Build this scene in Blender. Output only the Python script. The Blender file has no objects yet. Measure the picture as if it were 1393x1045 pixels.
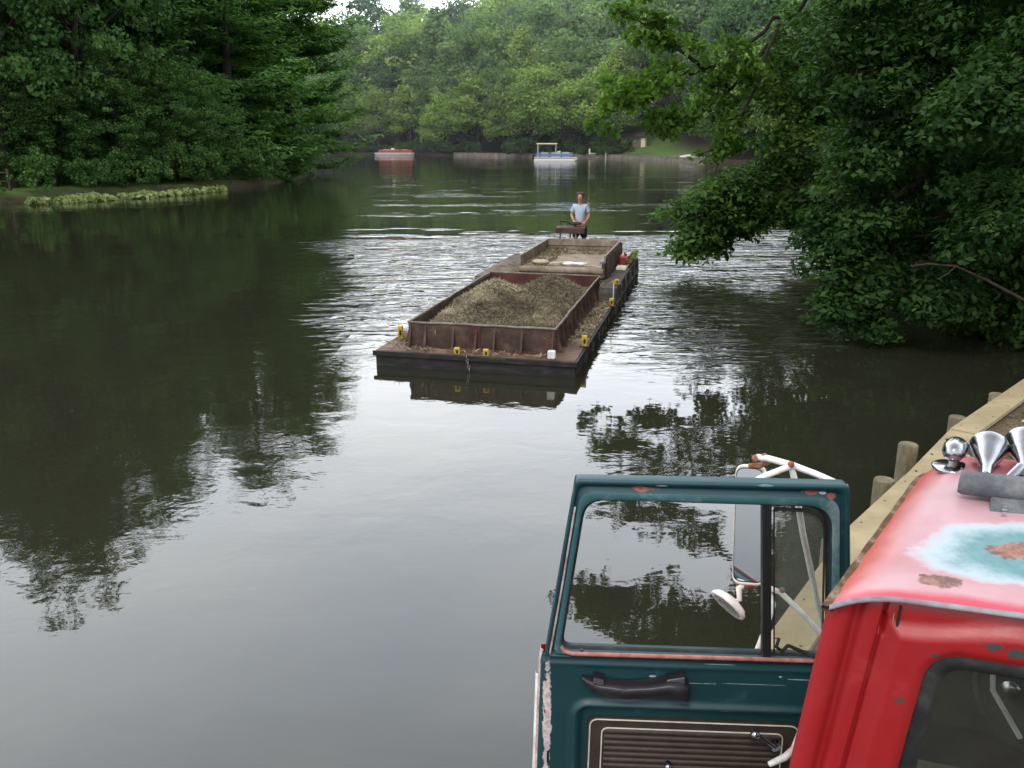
import bpy, bmesh, math, random
import numpy as np
from mathutils import Matrix, Vector, Euler
R_ = math.radians
SC = bpy.context.scene
COL = SC.collection
# ------------------------------------------------------------------ camera geometry
F = 1150.0; H = 3.8; PIT = math.atan(334 / F)
def ray(x, y):
    u = (x - 696.5) / F; v = -(y - 522.5) / F
    c, s = math.cos(PIT), math.sin(PIT)
    return np.array([u, c + v * s, -s + v * c])
CAM = np.array([0, 0, H])
def at_z(x, y, z):
    r = ray(x, y); return CAM + r * ((z - H) / r[2])
def at_y(x, y, Y):
    r = ray(x, y); return CAM + r * (Y / r[1])
def at_plane(x, y, p, n):
    r = ray(x, y); return CAM + r * (np.dot(p - CAM, n) / np.dot(r, n))

cam = bpy.data.cameras.new('camera'); camo = bpy.data.objects.new('camera', cam); COL.objects.link(camo)
cam.sensor_width = 36; cam.lens = F / 1393 * 36; cam.clip_start = 0.05; cam.clip_end = 3000
camo.location = (0, 0, H); camo.rotation_euler = (R_(90) - PIT, 0, 0)
SC.camera = camo
SC.view_settings.view_transform = 'Standard'; SC.view_settings.look = 'None'; SC.view_settings.exposure = 0
SC.render.resolution_x = 1024; SC.render.resolution_y = 768
SC.cycles.max_bounces = 7; SC.cycles.diffuse_bounces = 4; SC.cycles.glossy_bounces = 4
SC.cycles.transmission_bounces = 5; SC.cycles.transparent_max_bounces = 6

# ------------------------------------------------------------------ world and sun
SUN_EL, SUN_ROT = 52, 200
w = bpy.data.worlds.new('World'); SC.world = w; w.use_nodes = True
nt = w.node_tree; nt.nodes.clear()
def N(nt, t, **k):
    n = nt.nodes.new(t)
    for a, b in k.items():
        if a.startswith('_'): setattr(n, a[1:], b)
        else: n.inputs[a].default_value = b
    return n
sky = N(nt, 'ShaderNodeTexSky', _sky_type='NISHITA', _sun_disc=False, _sun_elevation=R_(SUN_EL), _sun_rotation=R_(SUN_ROT), _dust_density=4.0, _air_density=1.0)
bg1 = N(nt, 'ShaderNodeBackground', Strength=0.1); nt.links.new(sky.outputs[0], bg1.inputs[0])
tc = N(nt, 'ShaderNodeTexCoord'); mp = N(nt, 'ShaderNodeMapping'); mp.inputs['Scale'].default_value = (1, 1, 2.5)
nt.links.new(tc.outputs['Generated'], mp.inputs[0])
ns = N(nt, 'ShaderNodeTexNoise', Scale=1.7, Detail=5.0, Roughness=0.55); nt.links.new(mp.outputs[0], ns.inputs[0])
cr = N(nt, 'ShaderNodeValToRGB'); nt.links.new(ns.outputs[0], cr.inputs[0])
cr.color_ramp.elements[0].position = .32; cr.color_ramp.elements[0].color = (.72, .80, .93, 1)
cr.color_ramp.elements[1].position = .66; cr.color_ramp.elements[1].color = (.94, .97, 1.0, 1)
sx = nt.nodes.new('ShaderNodeSeparateXYZ'); nt.links.new(tc.outputs['Generated'], sx.inputs[0])
mr = N(nt, 'ShaderNodeMapRange'); nt.links.new(sx.outputs[2], mr.inputs[0])
mr.inputs['From Min'].default_value = .58; mr.inputs['From Max'].default_value = .95; mr.inputs['To Min'].default_value = 5.1; mr.inputs['To Max'].default_value = 1.5
mr2 = N(nt, 'ShaderNodeMapRange'); nt.links.new(sx.outputs[1], mr2.inputs[0]); mr2.inputs['From Min'].default_value = -.5; mr2.inputs['From Max'].default_value = .5; mr2.inputs['To Min'].default_value = .42; mr2.inputs['To Max'].default_value = 1.0
ml = N(nt, 'ShaderNodeMath', _operation='MULTIPLY'); nt.links.new(mr.outputs[0], ml.inputs[0]); nt.links.new(mr2.outputs[0], ml.inputs[1])
bg2 = N(nt, 'ShaderNodeBackground'); nt.links.new(ml.outputs[0], bg2.inputs['Strength']); nt.links.new(cr.outputs[0], bg2.inputs[0])
mx = N(nt, 'ShaderNodeMixShader'); mx.inputs[0].default_value = .88
out = N(nt, 'ShaderNodeOutputWorld')
nt.links.new(bg1.outputs[0], mx.inputs[1]); nt.links.new(bg2.outputs[0], mx.inputs[2]); nt.links.new(mx.outputs[0], out.inputs[0])
sun = bpy.data.lights.new('sun', 'SUN'); sun.energy = 1.5; sun.angle = R_(14); sun.color = (1, .95, .87)
so = bpy.data.objects.new('sun', sun); COL.objects.link(so)
az = R_(SUN_ROT)   # Nishita: rotation measured from +Y clockwise
sd = Vector((math.sin(az) * math.cos(R_(SUN_EL)), math.cos(az) * math.cos(R_(SUN_EL)), math.sin(R_(SUN_EL))))
so.rotation_euler = sd.to_track_quat('Z', 'Y').to_euler()

# ------------------------------------------------------------------ object helpers
def tag(o, label=None, cat=None, group=None, kind=None):
    if label: o['label'] = label
    if cat: o['category'] = cat
    if group: o['group'] = group
    if kind: o['kind'] = kind
    return o
WM = {}
def empty(name, loc=(0, 0, 0), rz=0, parent=None):
    o = bpy.data.objects.new(name, None); COL.objects.link(o); o.empty_display_size = .2
    m = Matrix.Translation(Vector(loc)) @ Matrix.Rotation(rz, 4, 'Z')
    o.matrix_basis = m; WM[o.name] = m
    return o
def thing(name, label, cat, loc=(0, 0, 0), rz=0, group=None):
    return tag(empty(name, loc, rz), label, cat, group)
def mesh_np(name, V, FA, mat=None, smooth=False, attrs=None):
    me = bpy.data.meshes.new(name)
    V = np.asarray(V, dtype=np.float32).reshape(-1, 3)
    if isinstance(FA, np.ndarray):
        k = FA.shape[1]; nf = FA.shape[0]
        me.vertices.add(len(V)); me.loops.add(nf * k); me.polygons.add(nf)
        me.vertices.foreach_set('co', V.ravel())
        me.loops.foreach_set('vertex_index', FA.astype(np.int32).ravel())
        me.polygons.foreach_set('loop_start', np.arange(0, nf * k, k, dtype=np.int32))
        me.polygons.foreach_set('loop_total', np.full(nf, k, dtype=np.int32))
        me.update(calc_edges=True)
    else:
        me.from_pydata([tuple(map(float, v)) for v in V], [], FA); me.update()
    if attrs:
        for n_, a in attrs.items():
            a = np.asarray(a, dtype=np.float32)
            if a.ndim == 1:
                at = me.attributes.new(n_, 'FLOAT', 'POINT'); at.data.foreach_set('value', a)
            else:
                at = me.attributes.new(n_, 'FLOAT_VECTOR', 'POINT'); at.data.foreach_set('vector', a.ravel())
    if mat: me.materials.append(mat)
    if smooth: me.polygons.foreach_set('use_smooth', np.ones(len(me.polygons), dtype=bool))
    return me
def link(name, me, parent=None):
    o = bpy.data.objects.new(name, me); COL.objects.link(o)
    if parent: o.parent = parent
    return o
class MB:
    """collects primitive shapes in world coordinates"""
    def __init__(s): s.v = []; s.f = []; s.sm = []
    def add(s, vs, fs, smooth=False):
        b = len(s.v); s.v += [tuple(map(float, v)) for v in vs]
        s.f += [tuple(b + i for i in f) for f in fs]; s.sm += [smooth] * len(fs); return s
    def box(s, c, size, M=None, rz=0):
        a, b, d = [x / 2 for x in size]
        P = [Vector((x, y, z)) for z in (-d, d) for y in (-b, b) for x in (-a, a)]
        R = (M if M is not None else Matrix.Rotation(rz, 3, 'Z'))
        P = [R @ p + Vector(c) for p in P]
        return s.add(P, [(0, 2, 3, 1), (4, 5, 7, 6), (0, 1, 5, 4), (2, 6, 7, 3), (0, 4, 6, 2), (1, 3, 7, 5)])
    def hexa(s, b, t):   # bottom 4 and top 4 corners, same winding (ccw from above)
        return s.add(list(b) + list(t), [(3, 2, 1, 0), (4, 5, 6, 7), (0, 1, 5, 4), (1, 2, 6, 5), (2, 3, 7, 6), (3, 0, 4, 7)])
    def tube(s, pts, r, n=8, cap=True):
        pts = [Vector(p) for p in pts]; m = len(pts)
        rs = r if hasattr(r, '__len__') else [r] * m
        vs = []; up = Vector((0, 0, 1)); prev = None
        for i, p in enumerate(pts):
            d = (pts[min(i + 1, m - 1)] - pts[max(i - 1, 0)]).normalized()
            if prev is None:
                a = d.cross(up if abs(d.z) < .9 else Vector((1, 0, 0))).normalized()
            else:
                a = (prev - d * prev.dot(d)); a = a.normalized() if a.length > 1e-6 else d.orthogonal().normalized()
            prev = a; b = d.cross(a)
            for k in range(n):
                th = 2 * math.pi * k / n; vs.append(p + (a * math.cos(th) + b * math.sin(th)) * rs[i])
        fs = [(i * n + k, i * n + (k + 1) % n, (i + 1) * n + (k + 1) % n, (i + 1) * n + k) for i in range(m - 1) for k in range(n)]
        s.add(vs, fs, True)
        if cap:
            s.add(vs[:n], [tuple(range(n - 1, -1, -1))]); s.add(vs[-n:], [tuple(range(n))])
        return s
    def lathe(s, prof, c, axis=(0, 0, 1), n=20):   # prof: (radius, height along axis)
        ax = Vector(axis).normalized(); q = ax.to_track_quat('Z', 'Y').to_matrix(); c = Vector(c); vs = []
        for r, h in prof:
            for k in range(n):
                th = 2 * math.pi * k / n; vs.append(q @ Vector((r * math.cos(th), r * math.sin(th), h)) + c)
        m = len(prof)
        fs = [(i * n + k, i * n + (k + 1) % n, (i + 1) * n + (k + 1) % n, (i + 1) * n + k) for i in range(m - 1) for k in range(n)]
        s.add(vs, fs, True)
        if prof[0][0] > 1e-4: s.add(vs[:n], [tuple(range(n - 1, -1, -1))])
        if prof[-1][0] > 1e-4: s.add(vs[-n:], [tuple(range(n))])
        return s
    def prism(s, loop, off):    # loop of 3D points extruded by vector off
        n = len(loop); off = Vector(off); A = [Vector(p) for p in loop]; B = [p + off for p in A]
        return s.add(A + B, [tuple(range(n - 1, -1, -1)), tuple(range(n, 2 * n))] + [(i, (i + 1) % n, n + (i + 1) % n, n + i) for i in range(n)])
    def loops(s, L, closed=True, smooth=True):    # equal-length 3D loops joined in order
        n = len(L[0]); vs = [p for l in L for p in l]
        fs = []
        for i in range(len(L) - 1):
            for k in range(n if closed else n - 1):
                fs.append((i * n + k, i * n + (k + 1) % n, (i + 1) * n + (k + 1) % n, (i + 1) * n + k))
        return s.add(vs, fs, smooth)
    def build(s, name, mat, parent=None, bevel=0, seg=2, fix=True):
        vs = s.v
        if parent is not None:
            inv = WM[parent.name].inverted() if parent.name in WM else None
            if inv is not None: vs = [tuple(inv @ Vector(v)) for v in vs]
        me = bpy.data.meshes.new(name); me.from_pydata(vs, [], s.f); me.update()
        me.polygons.foreach_set('use_smooth', s.sm)
        if fix:
            bm = bmesh.new(); bm.from_mesh(me); bmesh.ops.recalc_face_normals(bm, faces=bm.faces); bm.to_mesh(me); bm.free()
        me.materials.append(mat)
        o = link(name, me, parent)
        if parent is not None and parent.name in WM: WM[o.name] = WM[parent.name]
        if bevel:
            b = o.modifiers.new('bevel', 'BEVEL'); b.width = bevel; b.segments = seg; b.limit_method = 'ANGLE'; b.angle_limit = R_(40)
            b.harden_normals = False
        return o
def grid_obj(name, P, mat, parent=None, mask=None, attrs=None, smooth=True):
    """P: (n,m,3) world points -> one surface; mask (n-1,m-1) True keeps the face"""
    n, m = P.shape[:2]
    idx = np.arange(n * m).reshape(n, m)
    q = np.stack([idx[:-1, :-1], idx[:-1, 1:], idx[1:, 1:], idx[1:, :-1]], -1)
    q = q[mask] if mask is not None else q.reshape(-1, 4)
    V = P.reshape(-1, 3)
    if parent is not None and parent.name in WM:
        M = np.array(WM[parent.name].inverted()); V = V @ M[:3, :3].T + M[:3, 3]
    me = mesh_np(name, V, q.reshape(-1, 4), mat, smooth, attrs)
    o = link(name, me, parent)
    if parent is not None and parent.name in WM: WM[o.name] = WM[parent.name]
    return o
def sstep(x, a, b):
    t = np.clip((x - a) / (b - a), 0, 1); return t * t * (3 - 2 * t)
_rs = np.random.RandomState(5); _NT = _rs.rand(256, 256)
def vn(x, y):   # tiling value noise 0..1
    x = np.asarray(x, float); y = np.asarray(y, float)
    xi = np.floor(x).astype(int); yi = np.floor(y).astype(int); fx = x - xi; fy = y - yi
    fx = fx * fx * (3 - 2 * fx); fy = fy * fy * (3 - 2 * fy)
    g = lambda a, b: _NT[a % 256, b % 256]
    return (g(xi, yi) * (1 - fx) + g(xi + 1, yi) * fx) * (1 - fy) + (g(xi, yi + 1) * (1 - fx) + g(xi + 1, yi + 1) * fx) * fy
def fbm(x, y, o=4):
    return sum(vn(x * 2 ** k + 17 * k, y * 2 ** k + 31 * k) / 2 ** k for k in range(o)) / sum(1 / 2 ** k for k in range(o))

# ------------------------------------------------------------------ materials
def newmat(name):
    m = bpy.data.materials.new(name); m.use_nodes = True; nt = m.node_tree; nt.nodes.clear()
    o = nt.nodes.new('ShaderNodeOutputMaterial'); return m, nt, o
def ramp(nt, src, stops):
    c = nt.nodes.new('ShaderNodeValToRGB'); nt.links.new(src, c.inputs[0])
    e = c.color_ramp.elements
    while len(e) < len(stops): e.new(.5)
    for i, (p, col) in enumerate(stops):
        e[i].position = p; e[i].color = (*col, 1) if len(col) == 3 else col
    return c.outputs[0]
def noise(nt, scale, detail=4, rough=.55, coord='Object', stretch=None, dist=0):
    tc = nt.nodes.new('ShaderNodeTexCoord'); src = tc.outputs[coord]
    if stretch:
        mp = nt.nodes.new('ShaderNodeMapping'); mp.inputs['Scale'].default_value = stretch
        nt.links.new(src, mp.inputs[0]); src = mp.outputs[0]
    n = N(nt, 'ShaderNodeTexNoise', Scale=scale, Detail=detail, Roughness=rough, Distortion=dist); nt.links.new(src, n.inputs['Vector'])
    return n.outputs[0]
def mixc(nt, f, a, b, bt='MIX'):
    m = nt.nodes.new('ShaderNodeMix'); m.data_type = 'RGBA'; m.blend_type = bt
    for s, i in ((f, 0), (a, 6), (b, 7)):
        if isinstance(s, (int, float)): m.inputs[i].default_value = s
        elif isinstance(s, tuple): m.inputs[i].default_value = (*s, 1) if len(s) == 3 else s
        else: nt.links.new(s, m.inputs[i])
    return m.outputs[2]
def mth(nt, op, a, b=0.0, c=None, clamp=False):
    m = nt.nodes.new('ShaderNodeMath'); m.operation = op; m.use_clamp = clamp
    for i, s in enumerate((a, b) if c is None else (a, b, c)):
        if isinstance(s, (int, float)): m.inputs[i].default_value = s
        else: nt.links.new(s, m.inputs[i])
    return m.outputs[0]
def bump(nt, h, dist, strength=1.0):
    b = N(nt, 'ShaderNodeBump', Strength=strength, Distance=dist); nt.links.new(h, b.inputs['Height']); return b.outputs[0]
def prin(nt, o, col, rough=.5, metal=0.0, spec=.5, nrm=None, coat=0.0):
    p = nt.nodes.new('ShaderNodeBsdfPrincipled')
    for k, s in (('Base Color', col), ('Roughness', rough), ('Metallic', metal), ('Specular IOR Level', spec), ('Coat Weight', coat)):
        if isinstance(s, (int, float)): p.inputs[k].default_value = s
        elif isinstance(s, tuple): p.inputs[k].default_value = (*s, 1)
        else: nt.links.new(s, p.inputs[k])
    if nrm is not None: nt.links.new(nrm, p.inputs['Normal'])
    nt.links.new(p.outputs[0], o.inputs[0]); return p
def simple(name, col, rough=.5, metal=0.0, var=.25, scale=6, bmp=0.0, col2=None, spec=.5):
    m, nt, o = newmat(name)
    n = noise(nt, scale, 5, .6)
    c2 = col2 or tuple(c * (1 - var) for c in col)
    c = ramp(nt, n, [(.35, c2), (.65, col)])
    nr = bump(nt, noise(nt, scale * 3, 4), bmp) if bmp else None
    prin(nt, o, c, rough, metal, spec, nr); return m
def rustmat(name, a, b, c, scale=3, rough=.75, bmp=.004, stretch=None):
    m, nt, o = newmat(name)
    n1 = noise(nt, scale, 6, .65, stretch=stretch); n2 = noise(nt, scale * 5, 5, .7)
    k = ramp(nt, n1, [(.3, a), (.5, b), (.72, c)])
    k2 = mixc(nt, ramp(nt, n2, [(.42, (0, 0, 0)), (.7, (1, 1, 1))]), k, mixc(nt, .5, k, a))
    prin(nt, o, k2, rough, 0, .3, bump(nt, n2, bmp)); return m
def leafmat(name, c1, c2, c3, trans=.35, rough=.45, spec=.35):
    """leaf colour varies per leaf and per clump; object colour tints whole trees"""
    m, nt, o = newmat(name)
    g = nt.nodes.new('ShaderNodeNewGeometry')
    at = N(nt, 'ShaderNodeAttribute', _attribute_name='tint')
    t = mth(nt, 'ADD', mth(nt, 'MULTIPLY', g.outputs['Random Per Island'], .45), mth(nt, 'MULTIPLY', at.outputs['Fac'], .6))
    c = ramp(nt, t, [(.15, c1), (.5, c2), (.95, c3)])
    oi = nt.nodes.new('ShaderNodeObjectInfo')
    c = mixc(nt, 1.0, c, oi.outputs['Color'], 'MULTIPLY')
    p = nt.nodes.new('ShaderNodeBsdfPrincipled'); p.inputs['Roughness'].default_value = rough; p.inputs['Specular IOR Level'].default_value = spec
    nt.links.new(c, p.inputs['Base Color'])
    tr = nt.nodes.new('ShaderNodeBsdfTranslucent'); nt.links.new(mixc(nt, 1.0, c, (1.0, 1.25, .5), 'MULTIPLY'), tr.inputs[0])
    mx = nt.nodes.new('ShaderNodeMixShader'); mx.inputs[0].default_value = trans
    nt.links.new(p.outputs[0], mx.inputs[1]); nt.links.new(tr.outputs[0], mx.inputs[2]); nt.links.new(mx.outputs[0], o.inputs[0])
    return m
M = {}
M['bark'] = rustmat('bark', (.025, .018, .012), (.06, .045, .032), (.10, .08, .06), 4, .9, .02, (1, 1, .25))
M['bark_dark'] = rustmat('bark_dark', (.012, .010, .008), (.03, .024, .018), (.05, .04, .03), 4, .9, .02, (1, 1, .25))
M['leaf_far'] = leafmat('leaf_far', (.070, .115, .050), (.145, .21, .080), (.27, .34, .115), .42, .7, .08)
M['leaf_pine'] = leafmat('leaf_pine', (.028, .066, .026), (.066, .145, .048), (.15, .27, .075), .32, .7, .08)
M['leaf_left'] = leafmat('leaf_left', (.030, .070, .024), (.060, .122, .038), (.11, .185, .055), .4, .6, .10)
M['leaf_oak'] = leafmat('leaf_oak', (.032, .068, .016), (.065, .125, .026), (.12, .20, .045), .45, .5, .15)
M['leaf_right'] = leafmat('leaf_right', (.018, .044, .013), (.045, .098, .026), (.11, .185, .05), .42, .55, .12)
M['leaf_shrub'] = leafmat('leaf_shrub', (.02, .045, .015), (.035, .075, .022), (.06, .11, .03), .3, .5, .2)
M['lily'] = leafmat('lily', (.07, .12, .03), (.15, .20, .06), (.32, .33, .13), .2, .5, .3)
M['rust'] = rustmat('rust_brown', (.028, .018, .014), (.065, .038, .028), (.15, .085, .062), 3.2)
M['rust_red'] = rustmat('rust_red', (.035, .012, .010), (.085, .028, .022), (.13, .05, .035), 2.0)
M['rust_deck'] = rustmat('rust_deck', (.05, .03, .02), (.14, .075, .045), (.26, .20, .15), 1.8, .7, .006)
M['hull'] = rustmat('hull_black', (.008, .008, .008), (.018, .016, .014), (.05, .042, .035), 3, .6, .003, (1, 1, 3))
M['hull_grey'] = rustmat('hull_grey', (.03, .03, .025), (.07, .068, .055), (.15, .14, .11), 3, .7, .003, (1, 1, 3))
M['tan_metal'] = rustmat('tan_tray', (.09, .065, .045), (.22, .17, .12), (.36, .29, .21), 2.2, .75)
M['tray_out'] = rustmat('tray_out', (.03, .022, .018), (.07, .05, .04), (.13, .10, .08), 2.5, .8)
M['rim'] = rustmat('rim_worn', (.08, .06, .05), (.16, .13, .10), (.28, .25, .20), 6, .6)
M['yellow'] = simple('yellow_paint', (.62, .41, .03), .6, 0, .6, 14)
M['white_worn'] = simple('white_worn', (.75, .74, .70), .5, 0, .35, 12)
M['straw'] = leafmat('straw', (.09, .073, .05), (.23, .185, .125), (.44, .37, .26), .1, .8, .1)
M['mud'] = rustmat('mud_weeds', (.065, .052, .037), (.17, .135, .092), (.27, .225, .16), 5, .95, .03)
M['rope'] = simple('rope', (.5, .43, .30), .9, 0, .4, 30, .003)
M['red_plastic'] = simple('red_plastic', (.30, .025, .02), .4, 0, .3, 10)
M['black'] = simple('black_plastic', (.012, .012, .013), .5, 0, .3, 10)
M['grey_metal'] = simple('grey_metal', (.28, .28, .28), .45, .7, .4, 10)
M['skin'] = simple('skin', (.42, .20, .13), .6, 0, .12, 20)
M['shirt'] = simple('shirt', (.40, .46, .56), .9, 0, .15, 8, .01)
M['shorts'] = simple('shorts', (.02, .022, .03), .9, 0, .3, 8, .01)
M['hair'] = simple('hair', (.05, .028, .016), .7, 0, .4, 40, .01)
M['wood_tan'] = None
# ------------------------------------------------------------------ terrain
LAKE = [(-140, -40), (-100, 10), (-60, 36), (-31.8, 52.2), (-22.6, 63.0), (-20.6, 78), (-21.3, 94.6), (-30, 104), (-60, 130), (-75, 170), (-60, 215), (-34, 219),
        (-12.9, 200.5), (.5, 186), (12, 183), (23.5, 171), (30, 141), (48, 128), (50, 100), (38, 72), (24, 50), (16.5, 34), (13.0, 26), (11.2, 20.5), (9.4, 16.0),
        (8.6, 12.9), (7.0, 11.2), (4.98, 9.0), (3.8, 7.6), (2.75, 6.35), (1.5, 4.45), (.1, 2.35), (-3, -2.2), (-28, -40)]
def lake_sd(X, Y):
    """signed distance to the lake outline, negative on the water"""
    P = np.array(LAKE); Q = np.roll(P, -1, 0); d = np.full(X.shape, 1e9); ins = np.zeros(X.shape, bool)
    for (ax, ay), (bx, by) in zip(P, Q):
        ex, ey = bx - ax, by - ay; t = np.clip(((X - ax) * ex + (Y - ay) * ey) / (ex * ex + ey * ey), 0, 1)
        d = np.minimum(d, np.hypot(X - ax - t * ex, Y - ay - t * ey))
        c = ((ay > Y) != (by > Y)) & (X < (bx - ax) * (Y - ay) / (by - ay + 1e-12) + ax); ins ^= c
    return np.where(ins, -d, d)
def ground_h(X, Y):
    X = np.asarray(X, float); Y = np.asarray(Y, float)
    d = lake_sd(X, Y)
    far = sstep(Y, 120, 150)
    hill = far * (.215 * np.maximum(d - 6, 0) ** 1.0) * (.80 + .35 * sstep(X, -50, 60)) * (1 - .6 * sstep(Y, 480, 700))
    lawn = np.exp(-((X - 24) / 13) ** 2) * np.exp(-((Y - 176) / 22) ** 2)
    h = np.clip(d * .8, -1.6, .55) + .02 * np.clip(d, 0, 40) + hill + .25 * (fbm(X / 9, Y / 9) - .5) * sstep(d, 0, 6)
    near = sstep(Y, 19, 15) * sstep(X, -6, -2) * sstep(d, -.6, 0)
    h = h * (1 - near) + near * np.where(d > 1.2, .36, -.5)
    return h
def lin(a, b, n): return list(np.linspace(a, b, n, endpoint=False))
xs = np.array(lin(-420, -90, 28) + lin(-90, -10, 54) + lin(-10, 20, 60) + lin(20, 90, 46) + lin(90, 420, 28) + [420])
ys = np.array(lin(-60, 0, 16) + lin(0, 40, 80) + lin(40, 110, 56) + lin(110, 240, 100) + lin(240, 800, 50) + [800])
GX, GY = np.meshgrid(xs, ys)
GZ = ground_h(GX, GY)
GD = lake_sd(GX, GY)
lawn = np.maximum(.45 * (GX < -18) * (GY > 20) * (GY < 125), np.clip(np.exp(-((GX - 27) / 7.0) ** 4) * sstep(GY, 140, 150) * sstep(GY, 215, 200) + sstep(GX, -26, -31) * sstep(GY, 50, 54) * sstep(GY, 95, 84), 0, 1)) * sstep(GD, .2, 1.5)
m, nt, o = newmat('ground')
at = N(nt, 'ShaderNodeAttribute', _attribute_name='lawn')
n1 = noise(nt, .6, 6, .65); n2 = noise(nt, 8, 5, .7)
soil = ramp(nt, n2, [(.3, (.018, .014, .009)), (.6, (.05, .042, .026)), (.8, (.03, .05, .018))])
grass = ramp(nt, n1, [(.3, (.075, .13, .035)), (.7, (.12, .19, .05))])
prin(nt, o, mixc(nt, at.outputs['Fac'], soil, grass), .95, 0, .1, bump(nt, n2, .05)); M['ground'] = m
g = grid_obj('ground', np.stack([GX, GY, GZ], -1), M['ground'], attrs={'lawn': lawn.ravel()}); tag(g, kind='structure')

# ------------------------------------------------------------------ water
wx = np.array(lin(-420, -60, 24) + lin(-60, -14, 46) + lin(-14, 16, 120) + lin(16, 60, 44) + lin(60, 420, 24) + [420])
wy = np.array(lin(-60, 2, 16) + lin(2, 46, 176) + lin(46, 110, 90) + lin(110, 260, 50) + lin(260, 420, 8) + [420])
WX, WY = np.meshgrid(wx, wy)
def warp(X, Y, a=2.2, s=4.0):
    return X + a * (fbm(X / s + 3, Y / s) - .5) * 2, Y + a * (fbm(X / s + 9, Y / s + 5) - .5) * 2
X1, Y1 = warp(WX, WY)
def blob(X, Y, cx, cy, rx, ry, ang=0, soft=.45):
    c, s_ = math.cos(R_(ang)), math.sin(R_(ang)); u = ((X - cx) * c + (Y - cy) * s_) / rx; v = (-(X - cx) * s_ + (Y - cy) * c) / ry
    return 1 - sstep(np.hypot(u, v), 1 - soft, 1 + soft)
# churned water: around and behind the barge, and the arms of the bow wave
X_, Y_ = X1, Y1
chop = np.maximum.reduce([
    blob(X_, Y_, 1.2, 33, 11.0, 16.0, 0, .6) * .95,
    blob(X_, Y_, -3.6, 19.5, 1.9, 6.5, -8) * .8,
    blob(X_, Y_, 4.7, 19.0, 1.7, 7.5, -12) * 1.0,
    blob(X_, Y_, 7.5, 24, 3.0, 7.0, -18) * .75,
    blob(X_, Y_, -4.8, 26, 2.6, 5.0, 20) * .8,
    .05 * blob(X_, Y_, 2, 58, 30, 18, 0, .6)])
streak = .35 + 1.0 * fbm(WX / 3.0, WY / 1.1, 4)
chop = chop * streak * (.06 + .94 * sstep(X1 / np.maximum(WY, 1), -.235, -.165)) * (.04 + .96 * (1 - sstep(Y1 + 26 * (fbm(WX / 8, WY / 3.2) - .5), 32, 58)))
chop *= sstep(fbm(WX / 6.5, WY / 1.7, 4) + (1 - sstep(WY, 24, 47) - .5) * .75, .34, .56)
chop += .22 * sstep(fbm(WX / 5 + 7, WY / 1.9, 4), .56, .70) * sstep(WY, 40, 48) * (1 - sstep(WY, 70, 110)) * sstep(X1 / np.maximum(WY, 1), -.20, -.12)
chop *= sstep(WY, 12.8, 15.5)
chop *= 1 - sstep(X1, 1.0, 2.0) * (1 - sstep(Y1, 12.5, 17))
chop *= 1 - .30 * sstep(X1, 5.2, 8.0) * sstep(Y1, 34, 26)
calm = sstep(WY, 16, 10)
mid = .16 * sstep(WY, 34, 60) + .10 + .12 * (fbm(WX / 6, WY / 3) > .55)
m, nt, o = newmat('water')
at = N(nt, 'ShaderNodeAttribute', _attribute_name='chop'); at2 = N(nt, 'ShaderNodeAttribute', _attribute_name='ripple')
geo = nt.nodes.new('ShaderNodeNewGeometry')
def wn(scale, detail, stretch=(1, 1, 1), dist=0.0, rough=.5):
    mp = nt.nodes.new('ShaderNodeMapping'); mp.inputs['Scale'].default_value = stretch
    nt.links.new(geo.outputs['Position'], mp.inputs[0])
    n = N(nt, 'ShaderNodeTexNoise', Scale=scale, Detail=detail, Roughness=rough, Distortion=dist); nt.links.new(mp.outputs[0], n.inputs[0]); return n.outputs[0]
big = wn(.35, 2, (1, 1.4, 1)); med = wn(1.7, 3, (1, 1.35, 1), .4); fin = wn(6.0, 3, (1, 1.5, 1), .3, .55); chp = wn(1.5, 3, (.55, 1.5, 1), .9, .5)
h = mth(nt, 'MULTIPLY', big, .014)
h = mth(nt, 'ADD', h, mth(nt, 'MULTIPLY', mth(nt, 'MULTIPLY', med, .0095), at2.outputs['Fac']))
h = mth(nt, 'ADD', h, mth(nt, 'MULTIPLY', mth(nt, 'MULTIPLY', fin, .0014), at2.outputs['Fac']))
h = mth(nt, 'ADD', h, mth(nt, 'MULTIPLY', mth(nt, 'MULTIPLY', chp, .19), at.outputs['Fac']))
nr = bump(nt, h, 1.0)
p = nt.nodes.new('ShaderNodeBsdfPrincipled'); p.inputs['Base Color'].default_value = (.018, .018, .011, 1); p.inputs['Roughness'].default_value = .015; p.inputs['IOR'].default_value = 1.48
nt.links.new(nr, p.inputs['Normal']); nt.links.new(p.outputs[0], o.inputs[0]); M['water'] = m
ripple = np.clip(mid * 4.0, 0, 2) * (1 - .45 * calm) + .0
Z = np.zeros_like(WX)
# real low swell of the wake, away from the hull
wv = np.clip(chop, 0, 1)
Z += wv * .035 * (fbm(WX * .9, WY * 1.6, 3) - .5)
wo = grid_obj('lake_water', np.stack([WX, WY, Z], -1), M['water'], attrs={'chop': chop.ravel(), 'ripple': ripple.ravel()}); tag(wo, kind='structure')

m, nt, o = newmat('haze')
vs_ = N(nt, 'ShaderNodeVolumeScatter', Color=(.90, .95, 1.0, 1), Density=.00034, Anisotropy=.2); nt.links.new(vs_.outputs[0], o.inputs['Volume']); M['haze'] = m
tag(MB().box((0, 370, 62), (760, 530, 140)).build('haze', M['haze'], None), kind='structure')
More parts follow.
